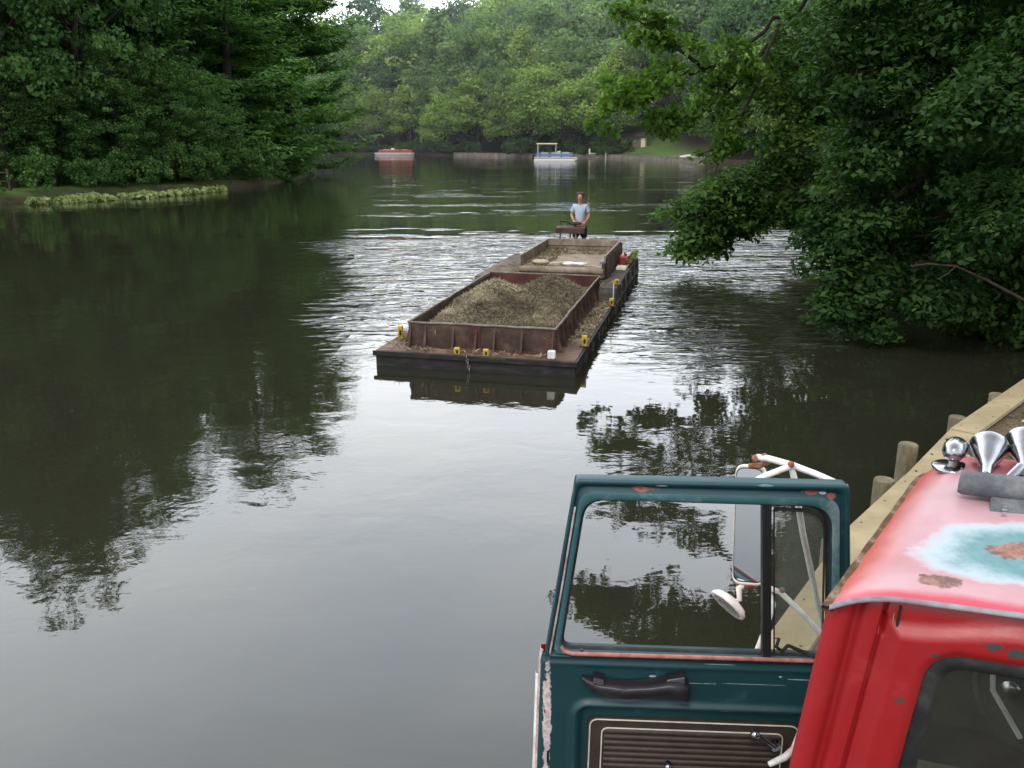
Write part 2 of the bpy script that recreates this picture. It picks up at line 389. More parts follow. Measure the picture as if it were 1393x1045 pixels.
# ------------------------------------------------------------------ foliage builders
def unit(v): return v / (np.linalg.norm(v, axis=-1, keepdims=True) + 1e-9)
def leaf_mesh(rs, C, Nrm, L, Wd, tint, fold=.25, droop=0.0):
    """rhombic folded leaves: C centres, Nrm facing; returns verts, tris, tint"""
    n = len(C); r = rs.normal(size=(n, 3)); t = unit(np.cross(Nrm, r)); t[:, 2] -= droop; t = unit(t); b = unit(np.cross(Nrm, t))
    sz_ = .55 + .9 * rs.rand(n); L = (L * sz_)[:, None] / 2; W_ = (Wd * sz_ * (.8 + .4 * rs.rand(n)))[:, None] / 2
    nn = unit(Nrm)
    v = np.stack([C - t * L, C + b * W_ + nn * W_ * fold, C + t * L, C - b * W_ + nn * W_ * fold], 1).reshape(-1, 3)
    i = np.arange(n)[:, None] * 4
    f = np.concatenate([i + np.array([[0, 1, 2]]), i + np.array([[0, 2, 3]])], 0)
    return v, f, np.repeat(tint, 4)
def clump_pts(rs, centres, radii, per, flat=.7, shell=.55):
    """points scattered in ellipsoidal clumps, denser on the shell, with outward normals"""
    k = len(centres); c = np.repeat(centres, per, 0); r = np.repeat(radii, per)
    d = unit(rs.normal(size=(k * per, 3))); q = shell + (1 - shell) * rs.rand(k * per) ** .6
    q *= (.8 + .35 * rs.rand(k * per))
    off = d * (r * q)[:, None]; off[:, 2] *= flat
    nr = unit(d + rs.normal(size=d.shape) * .7 + np.array([0, 0, .5]))
    return c + off, nr
def make_crown(seed, R, zc, ncl, cr, per, leaf, mat, name='crown', flat=.75, shape='round', trunk_h=None, low=0.0):
    rs = np.random.RandomState(seed)
    d = unit(rs.normal(size=(ncl * 3, 3))); d = d[d[:, 2] > -.75 + low][:ncl]; k = len(d)
    q = .45 + .55 * rs.rand(k) ** .5
    bump_ = 1 + .22 * np.sin(d[:, 0] * 4 + seed) * np.cos(d[:, 1] * 3 + seed * 2) + .12 * rs.normal(size=k)
    cc = d * np.array(R) * (q * bump_)[:, None]
    if shape == 'cone':
        fz = (cc[:, 2] / R[2] + 1) / 2; cc[:, :2] *= (1.15 - .85 * fz)[:, None]
    cc[:, 2] += zc
    rad = cr * (.65 + .7 * rs.rand(k))
    P, Nn = clump_pts(rs, cc, rad, per, flat)
    tint = np.clip(np.repeat(rs.rand(k), per) * .7 + .3 * rs.rand(k * per), 0, 1)
    v, f, t = leaf_mesh(rs, P, Nn, leaf, leaf * .62, tint)
    return mesh_np(name, v, f, mat, attrs={'tint': t}), cc
def branch_mesh(seed, base, top, r0, cc, nb, name='trunk', mat=None, lean=0.0):
    rs = random.Random(seed); mb = MB(); base = Vector(base); top = Vector(top)
    pts = []; n = 9
    for i in range(n):
        t = i / (n - 1); p = base.lerp(top, t); a = (base - top).length * .02
        pts.append(p + Vector((rs.uniform(-a, a), rs.uniform(-a, a), 0)) * (0 if i == 0 else 1))
    rr = [r0 * (1.25 if i == 0 else 1) * (1 - .8 * i / (n - 1)) for i in range(n)]
    mb.tube(pts, rr, 9)
    ids = list(range(len(cc))); rs.shuffle(ids)
    for j in ids[:nb]:
        c = Vector(cc[j]); t = min(.95, max(.18, (c.z - base.z) / (top.z - base.z) - .12 * rs.uniform(.6, 2.0)))
        s = base.lerp(top, t); m_ = s.lerp(c, .5) + Vector((0, 0, .12 * (c - s).length * rs.uniform(-.5, 1)))
        L = (c - s).length
        q = [s, s.lerp(m_, .5), m_, m_.lerp(c, .55), c]
        r = r0 * (1 - .75 * t) * .42 * min(1, .4 + L / 8)
        mb.tube(q, [r, r * .8, r * .55, r * .35, r * .12], 5)
    me = bpy.data.meshes.new(name); me.from_pydata(mb.v, [], mb.f); me.update(); me.polygons.foreach_set('use_smooth', mb.sm); me.materials.append(mat or M['bark'])
    return me
class Proto: pass
def proto(crown, trunk):
    p = Proto(); p.crown = crown; p.trunk = trunk; return p
def plant_tree(p, name, loc, rz, sc, label, cat, group=None, color=(1, 1, 1), trunk=True):
    t = bpy.data.objects.new(name, None); COL.objects.link(t); t.location = loc; t.rotation_euler = (0, 0, rz)
    t.scale = sc if hasattr(sc, '__len__') else (sc, sc, sc)
    tag(t, label, cat, group)
    c = link('crown', p.crown, t); c.color = (*color, 1)
    if trunk: link('trunk', p.trunk, t)
    return t
# broadleaf prototypes for far trees
BR = []
for i, (R, zc, ncl, cr, shape) in enumerate([((5.5, 5.5, 6.5), 9.5, 130, 1.5, 'round'), ((5.0, 5.0, 8.0), 11.0, 140, 1.45, 'round'), ((6.5, 6.2, 6.0), 9.0, 150, 1.6, 'round'),
                                            ((4.2, 4.4, 8.5), 11.5, 130, 1.3, 'cone'), ((5.8, 5.4, 7.5), 10.5, 150, 1.35, 'round'), ((4.8, 5.2, 6.6), 9.2, 120, 1.5, 'cone')]):
    cme, cc = make_crown(11 + i, R, zc, int(ncl * .55), cr * 1.35, 130, .50, M['leaf_far'], flat=.6, shape=shape)
    BR.append(proto(cme, branch_mesh(i, (0, 0, -1), (.3, .2, zc + R[2] * .6), .32, cc, 26)))
# far hillside forest
rs = random.Random(3)
FARLAB = {}
def far_shore(px):
    """distance of the far shoreline along the view through photo column px"""
    ax = (px - 696.5) / F
    for D in np.arange(120, 300, .5):
        if lake_sd(np.array([ax * D * .98]), np.array([D]))[0] > 0 and D > 130: return D
    return 220
cnt = 0
rows = [(5, 7.5, .80), (13, 8.5, 1.0), (24, 9.5, 1.15), (38, 10.5, 1.25), (55, 12, 1.35), (76, 13, 1.4), (102, 15, 1.5), (134, 17, 1.55), (170, 20, 1.6)]
for k, (off, sp, s0) in enumerate(rows):
    px = 395.0 + rs.uniform(0, 15)
    while px < 1240:
        D = far_shore(px) + off + rs.uniform(-2.5, 2.5)
        X = (px - 696.5) / F * D * .98; Y = D
        step = sp / (D / F) * rs.uniform(.8, 1.2)
        lawn_gap = 836 < px < 948 and off < 34
        z = float(ground_h(np.array([X]), np.array([Y]))[0])
        if not lawn_gap:
            s = s0 * 1.22 * rs.uniform(.82, 1.2)
            if px < 480 and k > 3: s *= .9
            if px < 560 and k > 5: s *= .62
            if 560 <= px < 650 and k > 6: s *= .75
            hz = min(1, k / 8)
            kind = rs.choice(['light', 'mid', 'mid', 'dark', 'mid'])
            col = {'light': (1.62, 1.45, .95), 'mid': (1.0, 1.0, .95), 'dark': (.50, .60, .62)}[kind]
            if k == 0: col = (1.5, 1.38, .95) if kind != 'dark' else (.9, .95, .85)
            v = rs.uniform(.88, 1.12); haze = (.88 + .35 * hz, .95 + .25 * hz, 1.0 + 1.1 * hz)  # aerial haze put into the leaf tint, bluer with each row uphill
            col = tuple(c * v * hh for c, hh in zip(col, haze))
            row_words = ('waterline', 'waterline', 'lower slope', 'lower slope', 'middle slope', 'middle slope', 'upper slope', 'ridge', 'ridge')[k]
            lab = {'light': 'light yellow green leafy tree in the far hillside wood, %s' , 'mid': 'mid green leafy tree in the far hillside wood, %s', 'dark': 'dark bluish green leafy tree in the far hillside wood, %s'}[kind] % row_words
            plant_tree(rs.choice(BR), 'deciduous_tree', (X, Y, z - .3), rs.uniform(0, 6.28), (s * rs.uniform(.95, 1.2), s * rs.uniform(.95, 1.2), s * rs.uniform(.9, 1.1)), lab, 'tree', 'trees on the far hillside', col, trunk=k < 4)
            cnt += 1
        px += step
print('far trees', cnt)
# shrubs along the far shoreline
def shrub_proto(seed, R, leaf, mat, n=34, per=46, cr=.4):
    cme, cc = make_crown(seed, R, R[2] * .8, n, cr, per, leaf, mat, 'foliage', .8, low=.3)
    return proto(cme, branch_mesh(seed, (0, 0, -.2), (0, 0, R[2] * 1.1), .04, cc, 14, 'stem'))
SH = [shrub_proto(70 + i, R, .26, M['leaf_shrub']) for i, R in enumerate([(1.6, 1.5, 1.2), (2.1, 1.7, 1.0), (1.3, 1.3, 1.6)])]
def plant_shrub(p, loc, rz, sc, label, group, color=(1, 1, 1)):
    t = bpy.data.objects.new('shrub', None); COL.objects.link(t); t.location = loc; t.rotation_euler = (0, 0, rz); t.scale = (sc, sc, sc); tag(t, label, 'shrub', group)
    c = link('foliage', p.crown, t); c.color = (*color, 1); link('stem', p.trunk, t); return t
for px in range(398, 850, 9):
    if 655 < px < 690: continue
    D = far_shore(px) + rs.uniform(.6, 2.2); X = (px - 696.5) / F * D * .98
    z = float(ground_h(np.array([X]), np.array([D]))[0]); c = rs.uniform(.8, 1.5)
    plant_shrub(rs.choice(SH), (X, D, z - .2), rs.uniform(0, 6), rs.uniform(.8, 1.5) * (1.5 if 660 < px < 740 else 1), 'low green shrub at the far waterline under the hillside trees', 'shrubs on the far shoreline', (c * 1.1, c, c * .9))

# ------------------------------------------------------------------ left bank: white pines and broadleaf trees
def make_pine(seed, h, rmax, zlow=.0, step=.85):
    rs = np.random.RandomState(seed); mb = MB(); cs = []; nr = []; tn = []; ax = []
    mb.tube([(0, 0, -1), (.1, 0, h * .35), (0, .1, h * .7), (0, 0, h)], [.42, .34, .2, .04], 9)
    z = zlow + .6
    while z < h - .5:
        f = (z - zlow) / (h - zlow); prof = (1 - f) ** .55 * min(1, .62 + f * 2.0)
        for b in range(rs.randint(5, 8)):
            a = rs.rand() * 6.283; L = rmax * prof * (.6 + .5 * rs.rand()) + .5
            d = np.array([math.cos(a), math.sin(a), 0]); zz = z + rs.uniform(-.2, .2); rise = rs.uniform(-.10, .10)
            pt = lambda t: np.array([0, 0, zz]) + d * L * t + np.array([0, 0, L * (rise * t - .10 * math.sin(t * 3.1) * 1.2 + .10 * t * t)])
            pp = [pt(t) for t in (0, .25, .5, .75, 1)]
            mb.tube(pp, [.085 * (1 - f * .6), .065 * (1 - f * .6), .045, .03, .01], 5, cap=False)
            sid = np.array([-d[1], d[0], 0])
            bt = rs.rand()
            for t in np.arange(.28, 1.03, .09 if L > 3 else .16):
                wdt = .16 * L * (1.15 - t) + .35
                for sgn in ([-1, 0, 1] if wdt > .7 else [0]):
                    c = pt(t) + sid * sgn * wdt * rs.uniform(.6, 1.1) + np.array([0, 0, rs.uniform(-.05, .12)])
                    n = 30
                    off = rs.normal(size=(n, 3)) * np.array([.48, .48, .07])
                    cs.append(c + off); q = rs.normal(size=(n, 3)) * .30 + np.array([0, 0, 1]) + d * .2; nr.append(unit(q)); tn.append(np.full(n, np.clip(.25 + .5 * bt + .25 * rs.rand(), 0, 1)))
        z += step * rs.uniform(.8, 1.25)
    C_ = np.concatenate(cs); Nn = np.concatenate(nr); T = np.concatenate(tn)
    v, f_, t_ = leaf_mesh(rs, C_, Nn, .50, .13, T, .1)
    tr = bpy.data.meshes.new('trunk'); tr.from_pydata(mb.v, [], mb.f); tr.update(); tr.polygons.foreach_set('use_smooth', mb.sm); tr.materials.append(M['bark_dark'])
    return proto(mesh_np('crown', v, f_, M['leaf_pine'], attrs={'tint': t_}), tr)
PN = [make_pine(1, 26, 8.2, -.2, 1.15), make_pine(2, 24, 7.0, .2, 1.1), make_pine(3, 22, 6.0, 1.0, 1.1)]
LD = []
for i, (R, zc) in enumerate([((6.2, 6.2, 12.5), 14.0), ((5.4, 5.6, 13.0), 15.0), ((6.8, 6.2, 11.0), 12.6)]):
    cme, cc = make_crown(41 + i, R, zc, 300, 1.1, 66, .34, M['leaf_left'], flat=.6)
    LD.append(proto(cme, branch_mesh(50 + i, (0, 0, -1), (.4, .2, zc + R[2] * .7), .38, cc, 60, mat=M['bark_dark'])))
def gz(x, y): return float(ground_h(np.array([float(x)]), np.array([float(y)]))[0])
for (x, y, p, s, rz, col, lab) in [
    (-25.5, 80, 0, 1.22, .4, (1.12, 1.1, 1.0), 'tall white pine with layered branches sweeping over the water near the left point'),
    (-23.8, 95, 1, 1.4, 2.1, (1.25, 1.2, 1.1), 'white pine standing farthest out on the point of the left bank'),
    (-31, 72, 1, 1.2, 1.0, (.9, .95, .95), 'white pine behind the bank, just left of the tallest pine'),
    (-38, 86, 0, 1.3, 3.3, (.8, .85, .9), 'dark white pine deeper in the wood behind the left bank'),
    (-47, 68, 1, 1.1, 5.0, (.75, .8, .85), 'dark pine at the left edge behind the rail fence'),
    (-34, 100, 2, 1.1, .3, (1.1, 1.1, 1.1), 'smaller pine behind the point of the left bank')]:
    plant_tree(PN[p], 'pine_tree', (x, y, gz(x, y) - .3), rz, s, lab, 'pine tree', 'white pines on the left bank', col)
for (x, y, p, s, rz, col, lab) in [
    (-30.5, 63.0, 0, .98, .5, (1.0, 1.0, 1.0), 'leafy tree drooping over the yellow lily pads on the left bank'),
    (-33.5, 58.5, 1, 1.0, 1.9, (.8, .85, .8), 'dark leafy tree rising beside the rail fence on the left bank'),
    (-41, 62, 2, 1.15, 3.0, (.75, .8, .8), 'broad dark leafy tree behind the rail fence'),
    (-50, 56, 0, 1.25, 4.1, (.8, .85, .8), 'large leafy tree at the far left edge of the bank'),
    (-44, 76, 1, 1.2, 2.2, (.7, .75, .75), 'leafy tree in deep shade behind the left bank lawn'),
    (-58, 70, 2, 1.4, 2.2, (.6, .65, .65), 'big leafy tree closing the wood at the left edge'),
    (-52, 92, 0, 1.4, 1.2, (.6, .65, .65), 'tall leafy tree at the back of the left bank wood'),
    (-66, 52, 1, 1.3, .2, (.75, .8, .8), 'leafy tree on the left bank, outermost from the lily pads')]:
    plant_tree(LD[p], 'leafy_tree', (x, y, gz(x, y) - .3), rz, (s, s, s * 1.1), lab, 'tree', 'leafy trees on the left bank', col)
SL = [shrub_proto(90 + i, R, .2, M['leaf_left'], 46, 60, .42) for i, R in enumerate([(2.0, 1.8, 1.5), (2.6, 2.0, 1.3), (1.6, 1.6, 1.9)])]
i = 0
for (x, y, s, c) in [(-46, 46.5, .8, 1.3), (-42, 48, .8, 1.4), (-38.5, 50.0, .75, 1.4), (-35.5, 51.6, .7, 1.4), (-33, 53, .7, 1.3), (-30.5, 55.5, .8, 1.1), (-28, 58.5, .9, 1.0), (-26.3, 61, .9, .95), (-24.6, 63.5, .9, .9), (-23.2, 66, 1.0, .9),
                     (-22.4, 69, 1.3, .9), (-21.6, 73, .7, 1.0), (-21.3, 77, .6, 1.1), (-21.3, 81.5, .6, 1.35), (-21.4, 86, .7, 1.5), (-22.2, 91, .8, 1.6), (-23.6, 96.5, .8, 1.5), (-27, 64, 1.1, .8), (-25, 70, 1.3, .8), (-30.5, 60.5, .9, .9), (-33, 60.5, .9, .8), (-27, 76, 1.2, .8)]:
    plant_shrub(SL[i % 3], (x, y, gz(x, y) - .25), i * 1.3, s, 'rounded dark green shrub overhanging the water on the left bank', 'shrubs along the left bank', (c, c, c * .9)); i += 1
for k in range(26):
    x = -30 - (k % 13) * 5.2 + rs.uniform(-1.5, 1.5); y = 104 - (k % 13) * 1.2 + (k // 13) * 9 + rs.uniform(-2, 2)
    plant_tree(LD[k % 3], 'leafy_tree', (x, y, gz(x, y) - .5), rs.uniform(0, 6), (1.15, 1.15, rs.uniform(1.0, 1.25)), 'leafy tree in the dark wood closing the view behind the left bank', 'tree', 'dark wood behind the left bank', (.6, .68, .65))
i = 0
for x in np.arange(-95, -24, 4.2):
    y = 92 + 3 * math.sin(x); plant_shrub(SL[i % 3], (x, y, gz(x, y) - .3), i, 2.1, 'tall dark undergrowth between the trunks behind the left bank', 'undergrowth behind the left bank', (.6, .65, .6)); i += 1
i = 0
for (x, y, s, c) in [(-35.0, 57.2, .40, 1.0), (-31.2, 59.6, .36, 1.1), (-28.2, 63.2, .44, 1.0), (-25.6, 66.5, .42, 1.05), (-39.5, 56.5, .38, .9), (-33.2, 61.5, .5, .85), (-24.2, 69.5, .4, 1.15)]:
    plant_tree(LD[i % 3], 'leafy_tree', (x, y, gz(x, y) - .9), i * 2.1, (s * 1.15, s * 1.15, s * .92), 'low understory tree filling the gap beneath the tall crowns of the left bank', 'tree', 'understory trees on the left bank', (c, c * 1.02, c * .95)); i += 1
# spatterdock leaves standing along the left shore
rs2 = np.random.RandomState(8); C_ = []
edge = [at_z(28, 279, 0), at_z(60, 277, 0), at_z(120, 274, 0), at_z(200, 269, 0), at_z(260, 264, 0), at_z(304, 259, 0)]
for j in range(5200):
    t = rs2.rand() * 4.999; a, b = edge[int(t)], edge[int(t) + 1]; p = a + (b - a) * (t % 1)
    dens = fbm(np.array([t * 3.0]), np.array([2.0]))[0]
    dens = float(fbm(np.array([p[0] * .55]), np.array([p[1] * .55]))[0])
    if dens < (.47 if t < 1.3 else .33): continue
    p = p + np.array([.62, -.78, 0]) * .7 + np.array([-.62, .78, 0]) * rs2.rand() * (1.3 + 3.2 * sstep(t, 1.0, 2.4)) * (1 if t < 4.3 else .6)
    C_.append([p[0], p[1], .04 + .22 * rs2.rand() ** 2 * (.4 + 1.2 * dens)])
C_ = np.array(C_); Nn = unit(rs2.normal(size=C_.shape) * .7 + np.array([.1, -.5, .5]))
v, f_, t_ = leaf_mesh(rs2, C_, Nn, .36, .26, rs2.rand(len(C_)), .3)
st = MB()
for c in C_[::2]: st.tube([(c[0], c[1], -.15), tuple(c)], .015, 3, cap=False)
b = len(v); sv = np.array(st.v); sf = []
for q in st.f: sf += [(q[0], q[1], q[2]), (q[0], q[2], q[3])]
me = mesh_np('water_lilies', np.vstack([v, sv]), np.vstack([f_, np.array(sf) + b]), M['lily'], attrs={'tint': np.concatenate([t_, np.zeros(len(sv))])})
tag(link('water_lilies', me), 'band of yellow green lily leaves standing in the shallows along the left bank', 'water plants', kind='stuff')
# split rail fence and barrel on the left bank
M['fence'] = rustmat('fence_wood', (.03, .022, .015), (.06, .045, .03), (.10, .08, .055), 5, .9)
fr = thing('rail_fence', 'dark wooden split rail fence on the lawn of the left bank', 'fence', (-38, 55, .5))
FP = [(-44.5, 52.6), (-41.2, 53.4), (-37.9, 54.2), (-34.6, 55.0), (-32.2, 55.6)]
for (x, y) in FP:
    MB().box((x, y, gz(x, y) + .6), (.16, .16, 1.5)).build('post', M['fence'], fr, .015)
for a, b in zip(FP, FP[1:]):
    for hz_ in (.55, 1.1):
        MB().tube([(a[0], a[1], gz(*a) + hz_), ((a[0] + b[0]) / 2, (a[1] + b[1]) / 2, gz(*a) + hz_ - .03), (b[0], b[1], gz(*b) + hz_ + .02)], [.055, .07, .05], 6).build('rail', M['fence'], fr)
q = (-34.7, 52.4)
br_ = thing('barrel', 'dark barrel standing by the rail fence on the left bank', 'barrel', (q[0], q[1], gz(*q)))
MB().lathe([(.30, 0), (.34, .25), (.36, .5), (.34, .75), (.30, .95)], (q[0], q[1], gz(*q) - .05), n=18).build('body', M['black'], br_)
for hh in (.2, .7): MB().lathe([(.352, hh), (.365, hh + .02), (.352, hh + .05)], (q[0], q[1], gz(*q) - .05), n=18).build('hoop', M['grey_metal'], br_)
# ------------------------------------------------------------------ right bank: big overhanging trees built limb by limb
def spray_tree(name, label, loc, seed, trunk, limbs, mat, per, leaf, color=(1, 1, 1), group=None, twig_mat=None, flat=.45, rosette=0):
    """trunk: [(x,y,z,r)...]; limbs: list of dict(path=[(x,y,z)...], r, n clumps, spread, cr clump radius). World coordinates."""
    rs = np.random.RandomState(seed); t = thing(name, label, 'tree', loc, 0, group)
    mb = MB(); mb.tube([p[:3] for p in trunk], [p[3] for p in trunk], 12)
    LC = []; LN = []; LT = []
    for lb in limbs:
        P = [np.array(p, float) for p in lb['path']]
        # smooth polyline
        Q = []
        for i in range(len(P) - 1):
            p0 = P[max(i - 1, 0)]; p1 = P[i]; p2 = P[i + 1]; p3 = P[min(i + 2, len(P) - 1)]
            for k in range(6):
                u = k / 6; Q.append(.5 * ((2 * p1) + (-p0 + p2) * u + (2 * p0 - 5 * p1 + 4 * p2 - p3) * u * u + (-p0 + 3 * p1 - 3 * p2 + p3) * u ** 3))
        Q.append(P[-1]); Q = np.array(Q); Q[1:-1] += rs.normal(size=Q[1:-1].shape) * .035 * np.linalg.norm(P[-1] - P[0]) / 6
        m = len(Q); r = lb['r'] * (1 - .88 * np.linspace(0, 1, m))
        mb.tube(Q, list(r), 7)
        n = lb['n']; spread = lb['spread']; s0 = lb.get('start', .25); sh = lb.get('shape', 1)
        for j in range(n):
            u = s0 + (1 - s0) * rs.rand() ** lb.get('bias', .85); i0 = min(int(u * (m - 1)), m - 2); base = Q[i0] + (Q[i0 + 1] - Q[i0]) * (u * (m - 1) - i0)
            d = rs.normal(size=3) * np.array([1, 1, lb.get('vs', .55)]); d = d / np.linalg.norm(d)
            dist = spread * (.25 + .75 * rs.rand()) * (1.0 - .45 * u * sh); c = base + d * dist + np.array([0, 0, lb.get('dz', -.1) * dist])
            c[2] = max(c[2], .22 + .1 * rs.rand())
            mid = (base + c) / 2 + np.array([0, 0, .12 * dist]) + rs.normal(size=3) * .05 * dist
            rr = max(.008, r[i0] * .28)
            mb.tube([base, base * .6 + mid * .4, mid, mid * .4 + c * .6, c], [rr, rr * .8, rr * .6, rr * .4, .005], 4, cap=False)
            cr = lb['cr'] * (.6 + .8 * rs.rand()); k = int(per * (cr / lb['cr']) ** 1.6); bt = rs.rand()
            if rosette:   # leaves gathered in tufts at twig ends
                nt_ = max(2, k // rosette); tc_ = unit(rs.normal(size=(nt_, 3))) * (cr * (.35 + .65 * rs.rand(nt_, 1))) * np.array([1, 1, flat])
                for q in tc_:
                    mb.tube([c, c + q * .55 + np.array([0, 0, .02]), c + q], [.007, .005, .003], 3, cap=False)
                a = unit(rs.normal(size=(nt_, rosette, 3)) + np.array([0, 0, .25]))
                pts = (c + tc_)[:, None, :] + a * leaf * .62
                nn = unit(np.cross(a, rs.normal(size=a.shape)) + np.array([0, 0, .8]))
                LC.append(pts.reshape(-1, 3)); LN.append(nn.reshape(-1, 3)); LT.append(np.full(nt_ * rosette, bt))
            else:
                dd = unit(rs.normal(size=(k, 3))); off = dd * (cr * rs.rand(k, 1) ** .45) * np.array([1, 1, flat])
                off[:, 2] -= .25 * (np.hypot(off[:, 0], off[:, 1]) ** 2) / cr
                LC.append(c + off); LN.append(unit(dd * .5 + rs.normal(size=dd.shape) * .45 + np.array([0, 0, .9]))); LT.append(np.full(k, bt))
    C_ = np.concatenate(LC); Nn = np.concatenate(LN); T = np.clip(np.concatenate(LT) * .75 + .25 * rs.rand(len(C_)), 0, 1)
    keep = C_[:, 2] > .08; C_ = C_[keep]; Nn = Nn[keep]; T = T[keep]
    v, f_, t_ = leaf_mesh(rs, C_, Nn, leaf, leaf * .55, T, .3, .25)
    V = v - np.array(loc); o = link('crown', mesh_np('crown', V, f_, mat, attrs={'tint': t_}), t); o.color = (*color, 1)
    mb.build('trunk', twig_mat or M['bark'], t, fix=False)
    print(name, len(C_)); return t

# A: oak whose tufted limbs hang in at the top of the view, to the left
def P3(px, py, Y): return tuple(at_y(px, py, Y))
KO = 1.36
def P3(px, py, Y): return tuple(at_y(px, py, Y * KO))
def E3(x, y, z): return (x * KO, y * KO, (z + 3.8) * KO - 3.8)
oakbase = (12.8 * KO, 21.0 * KO, .5)
limbs = [
    dict(path=[E3(12.3, 21, 6.8), P3(1180, -60, 19.5), P3(1060, 30, 18.5), P3(960, 95, 18), P3(880, 115, 17.5), P3(845, 150, 17.2)], r=0.09, n=34, spread=1.17, cr=0.53, start=.45, shape=.3),
    dict(path=[P3(1060, 30, 18.5), P3(1030, 110, 18), P3(985, 190, 17.6), P3(950, 210, 17.4)], r=0.060, n=9, spread=0.65, cr=0.50, start=.3),
    dict(path=[P3(1045, 60, 18.5), P3(985, 130, 18.2), P3(925, 165, 17.8), P3(885, 175, 17.5)], r=0.054, n=15, spread=0.72, cr=0.53, start=.25),
    dict(path=[P3(960, 95, 18), P3(915, 60, 17.8), P3(870, 30, 17.6), P3(835, 18, 17.5)], r=0.060, n=15, spread=0.72, cr=0.45, start=.1),
    dict(path=[E3(12.3, 21, 7.6), P3(1120, -160, 20), P3(1000, -60, 19), P3(930, -20, 18.5), P3(880, -35, 18)], r=0.144, n=22, spread=1.17, cr=0.62, start=.35),
    dict(path=[E3(12.2, 21, 8.6), E3(9.5, 20, 10.2), E3(7, 19.5, 11.0), E3(4.2, 19, 10.6), E3(2.6, 18.6, 9.8)], r=0.180, n=60, spread=1.95, cr=0.69, start=.3),
    dict(path=[E3(12.3, 21, 9.6), E3(10, 22.5, 12.4), E3(7.5, 23, 13.4), E3(5, 23, 13.2)], r=0.168, n=46, spread=2.21, cr=0.75, start=.3),
    dict(path=[E3(12.4, 21, 7.8), E3(9, 18.5, 8.8), E3(5.8, 17.2, 8.6), E3(3.4, 16.6, 7.8)], r=0.144, n=44, spread=1.69, cr=0.62, start=.3),
    dict(path=[E3(12.2, 21, 8.0), E3(8, 19.5, 8.3), E3(5, 18.8, 7.9), E3(3, 18.5, 7.3), E3(1.6, 18.3, 6.9)], r=.1, n=100, spread=1.7, cr=.6, start=.3),
    dict(path=[E3(12.2, 21, 9.0), E3(8.5, 20, 9.8), E3(5.5, 19.5, 9.3), E3(3.0, 19, 8.6)], r=.1, n=92, spread=1.8, cr=.62, start=.3),
    dict(path=[E3(12.2, 21, 8.3), E3(8.5, 18.5, 7.7), E3(6, 17.5, 7.2), E3(4.6, 17, 6.9)], r=.09, n=70, spread=1.5, cr=.55, start=.3),
    dict(path=[E3(12.2, 21, 7.5), E3(10, 19.5, 7.2), E3(8, 18.5, 6.9), E3(6.5, 18, 6.8)], r=.09, n=84, spread=1.7, cr=.62, start=.2),
    dict(path=[E3(12.2, 21, 8.5), E3(10.5, 19, 8.6), E3(9, 17.5, 8.6), E3(7.6, 16.5, 8.2)], r=.09, n=84, spread=1.8, cr=.62, start=.2),
    dict(path=[E3(12.4, 21, 10.5), E3(12, 20, 13.5), E3(10.5, 19.5, 15.2)], r=0.168, n=40, spread=2.86, cr=0.88, start=.2),
    dict(path=[E3(12.4, 21, 9.5), E3(14.5, 19, 11.5), E3(15.5, 17, 12.5)], r=0.144, n=26, spread=2.47, cr=0.88, start=.3),
    dict(path=[E3(12.3, 21, 7.2), E3(9.6, 17.6, 8.0), E3(7.6, 15.4, 8.4), E3(6.4, 14.2, 8.0)], r=0.132, n=30, spread=1.69, cr=0.62, start=.35),
]
spray_tree('oak_tree', 'oak tree whose tufted leafy limbs hang into the top of the view right of centre', oakbase, 21,
           [(12.9 * KO, 21 * KO, -.4, .5), (12.8 * KO, 21 * KO, 1.0, .42), (12.5 * KO, 21 * KO, 5.5, .35), (12.3 * KO, 21 * KO, 12, .27), (12.4 * KO, 21 * KO, 17, .12)], limbs, M['leaf_oak'], 78, .20, (1.35, 1.35, 1.05), rosette=7, twig_mat=M['bark_dark'])
# B: maple-like tree, low limb reaching left over the water
KO = 1.17
limbs = [
    dict(path=[E3(11.6, 24.0, 3.4), P3(1120, 225, 22.5), P3(1040, 235, 21.5), P3(985, 265, 21), P3(948, 300, 20.6)], r=.12, n=88, spread=1.32, cr=0.63, start=.15, shape=.5),
    dict(path=[E3(11.6, 24.0, 2.6), P3(1130, 270, 22), P3(1050, 285, 21.4), P3(985, 305, 21), P3(942, 335, 20.6)], r=.07, n=46, spread=0.80, cr=0.48, start=.3, shape=.6, vs=.7),
    dict(path=[E3(11.7, 24, 5.2), P3(1150, 120, 22.5), P3(1100, 150, 21.5), P3(1060, 190, 21)], r=.11, n=56, spread=1.49, cr=0.69, start=.1),
    dict(path=[E3(11.7, 24, 6.5), P3(1160, 30, 22.5), P3(1100, 60, 22), P3(1075, 100, 21.5)], r=.11, n=56, spread=1.49, cr=0.69, start=.1, shape=.3),
    dict(path=[E3(11.7, 24, 8.0), E3(9.5, 23.5, 9.2), E3(7.6, 23, 9.4)], r=.11, n=60, spread=2.07, cr=0.80, start=.1),
    dict(path=[E3(11.7, 24, 9.5), E3(11, 24, 12), E3(10.5, 24, 14.0)], r=.12, n=70, spread=2.76, cr=0.86, start=.0),
    dict(path=[E3(11.7, 24, 4.5), E3(13, 22, 5.5), E3(13.2, 20.5, 5.5)], r=.10, n=60, spread=1.84, cr=0.75, start=.1),
    dict(path=[E3(11.7, 24, 3.2), P3(1160, 290, 22.5), P3(1120, 300, 22)], r=.07, n=46, spread=1.15, cr=0.57, start=.2),
]
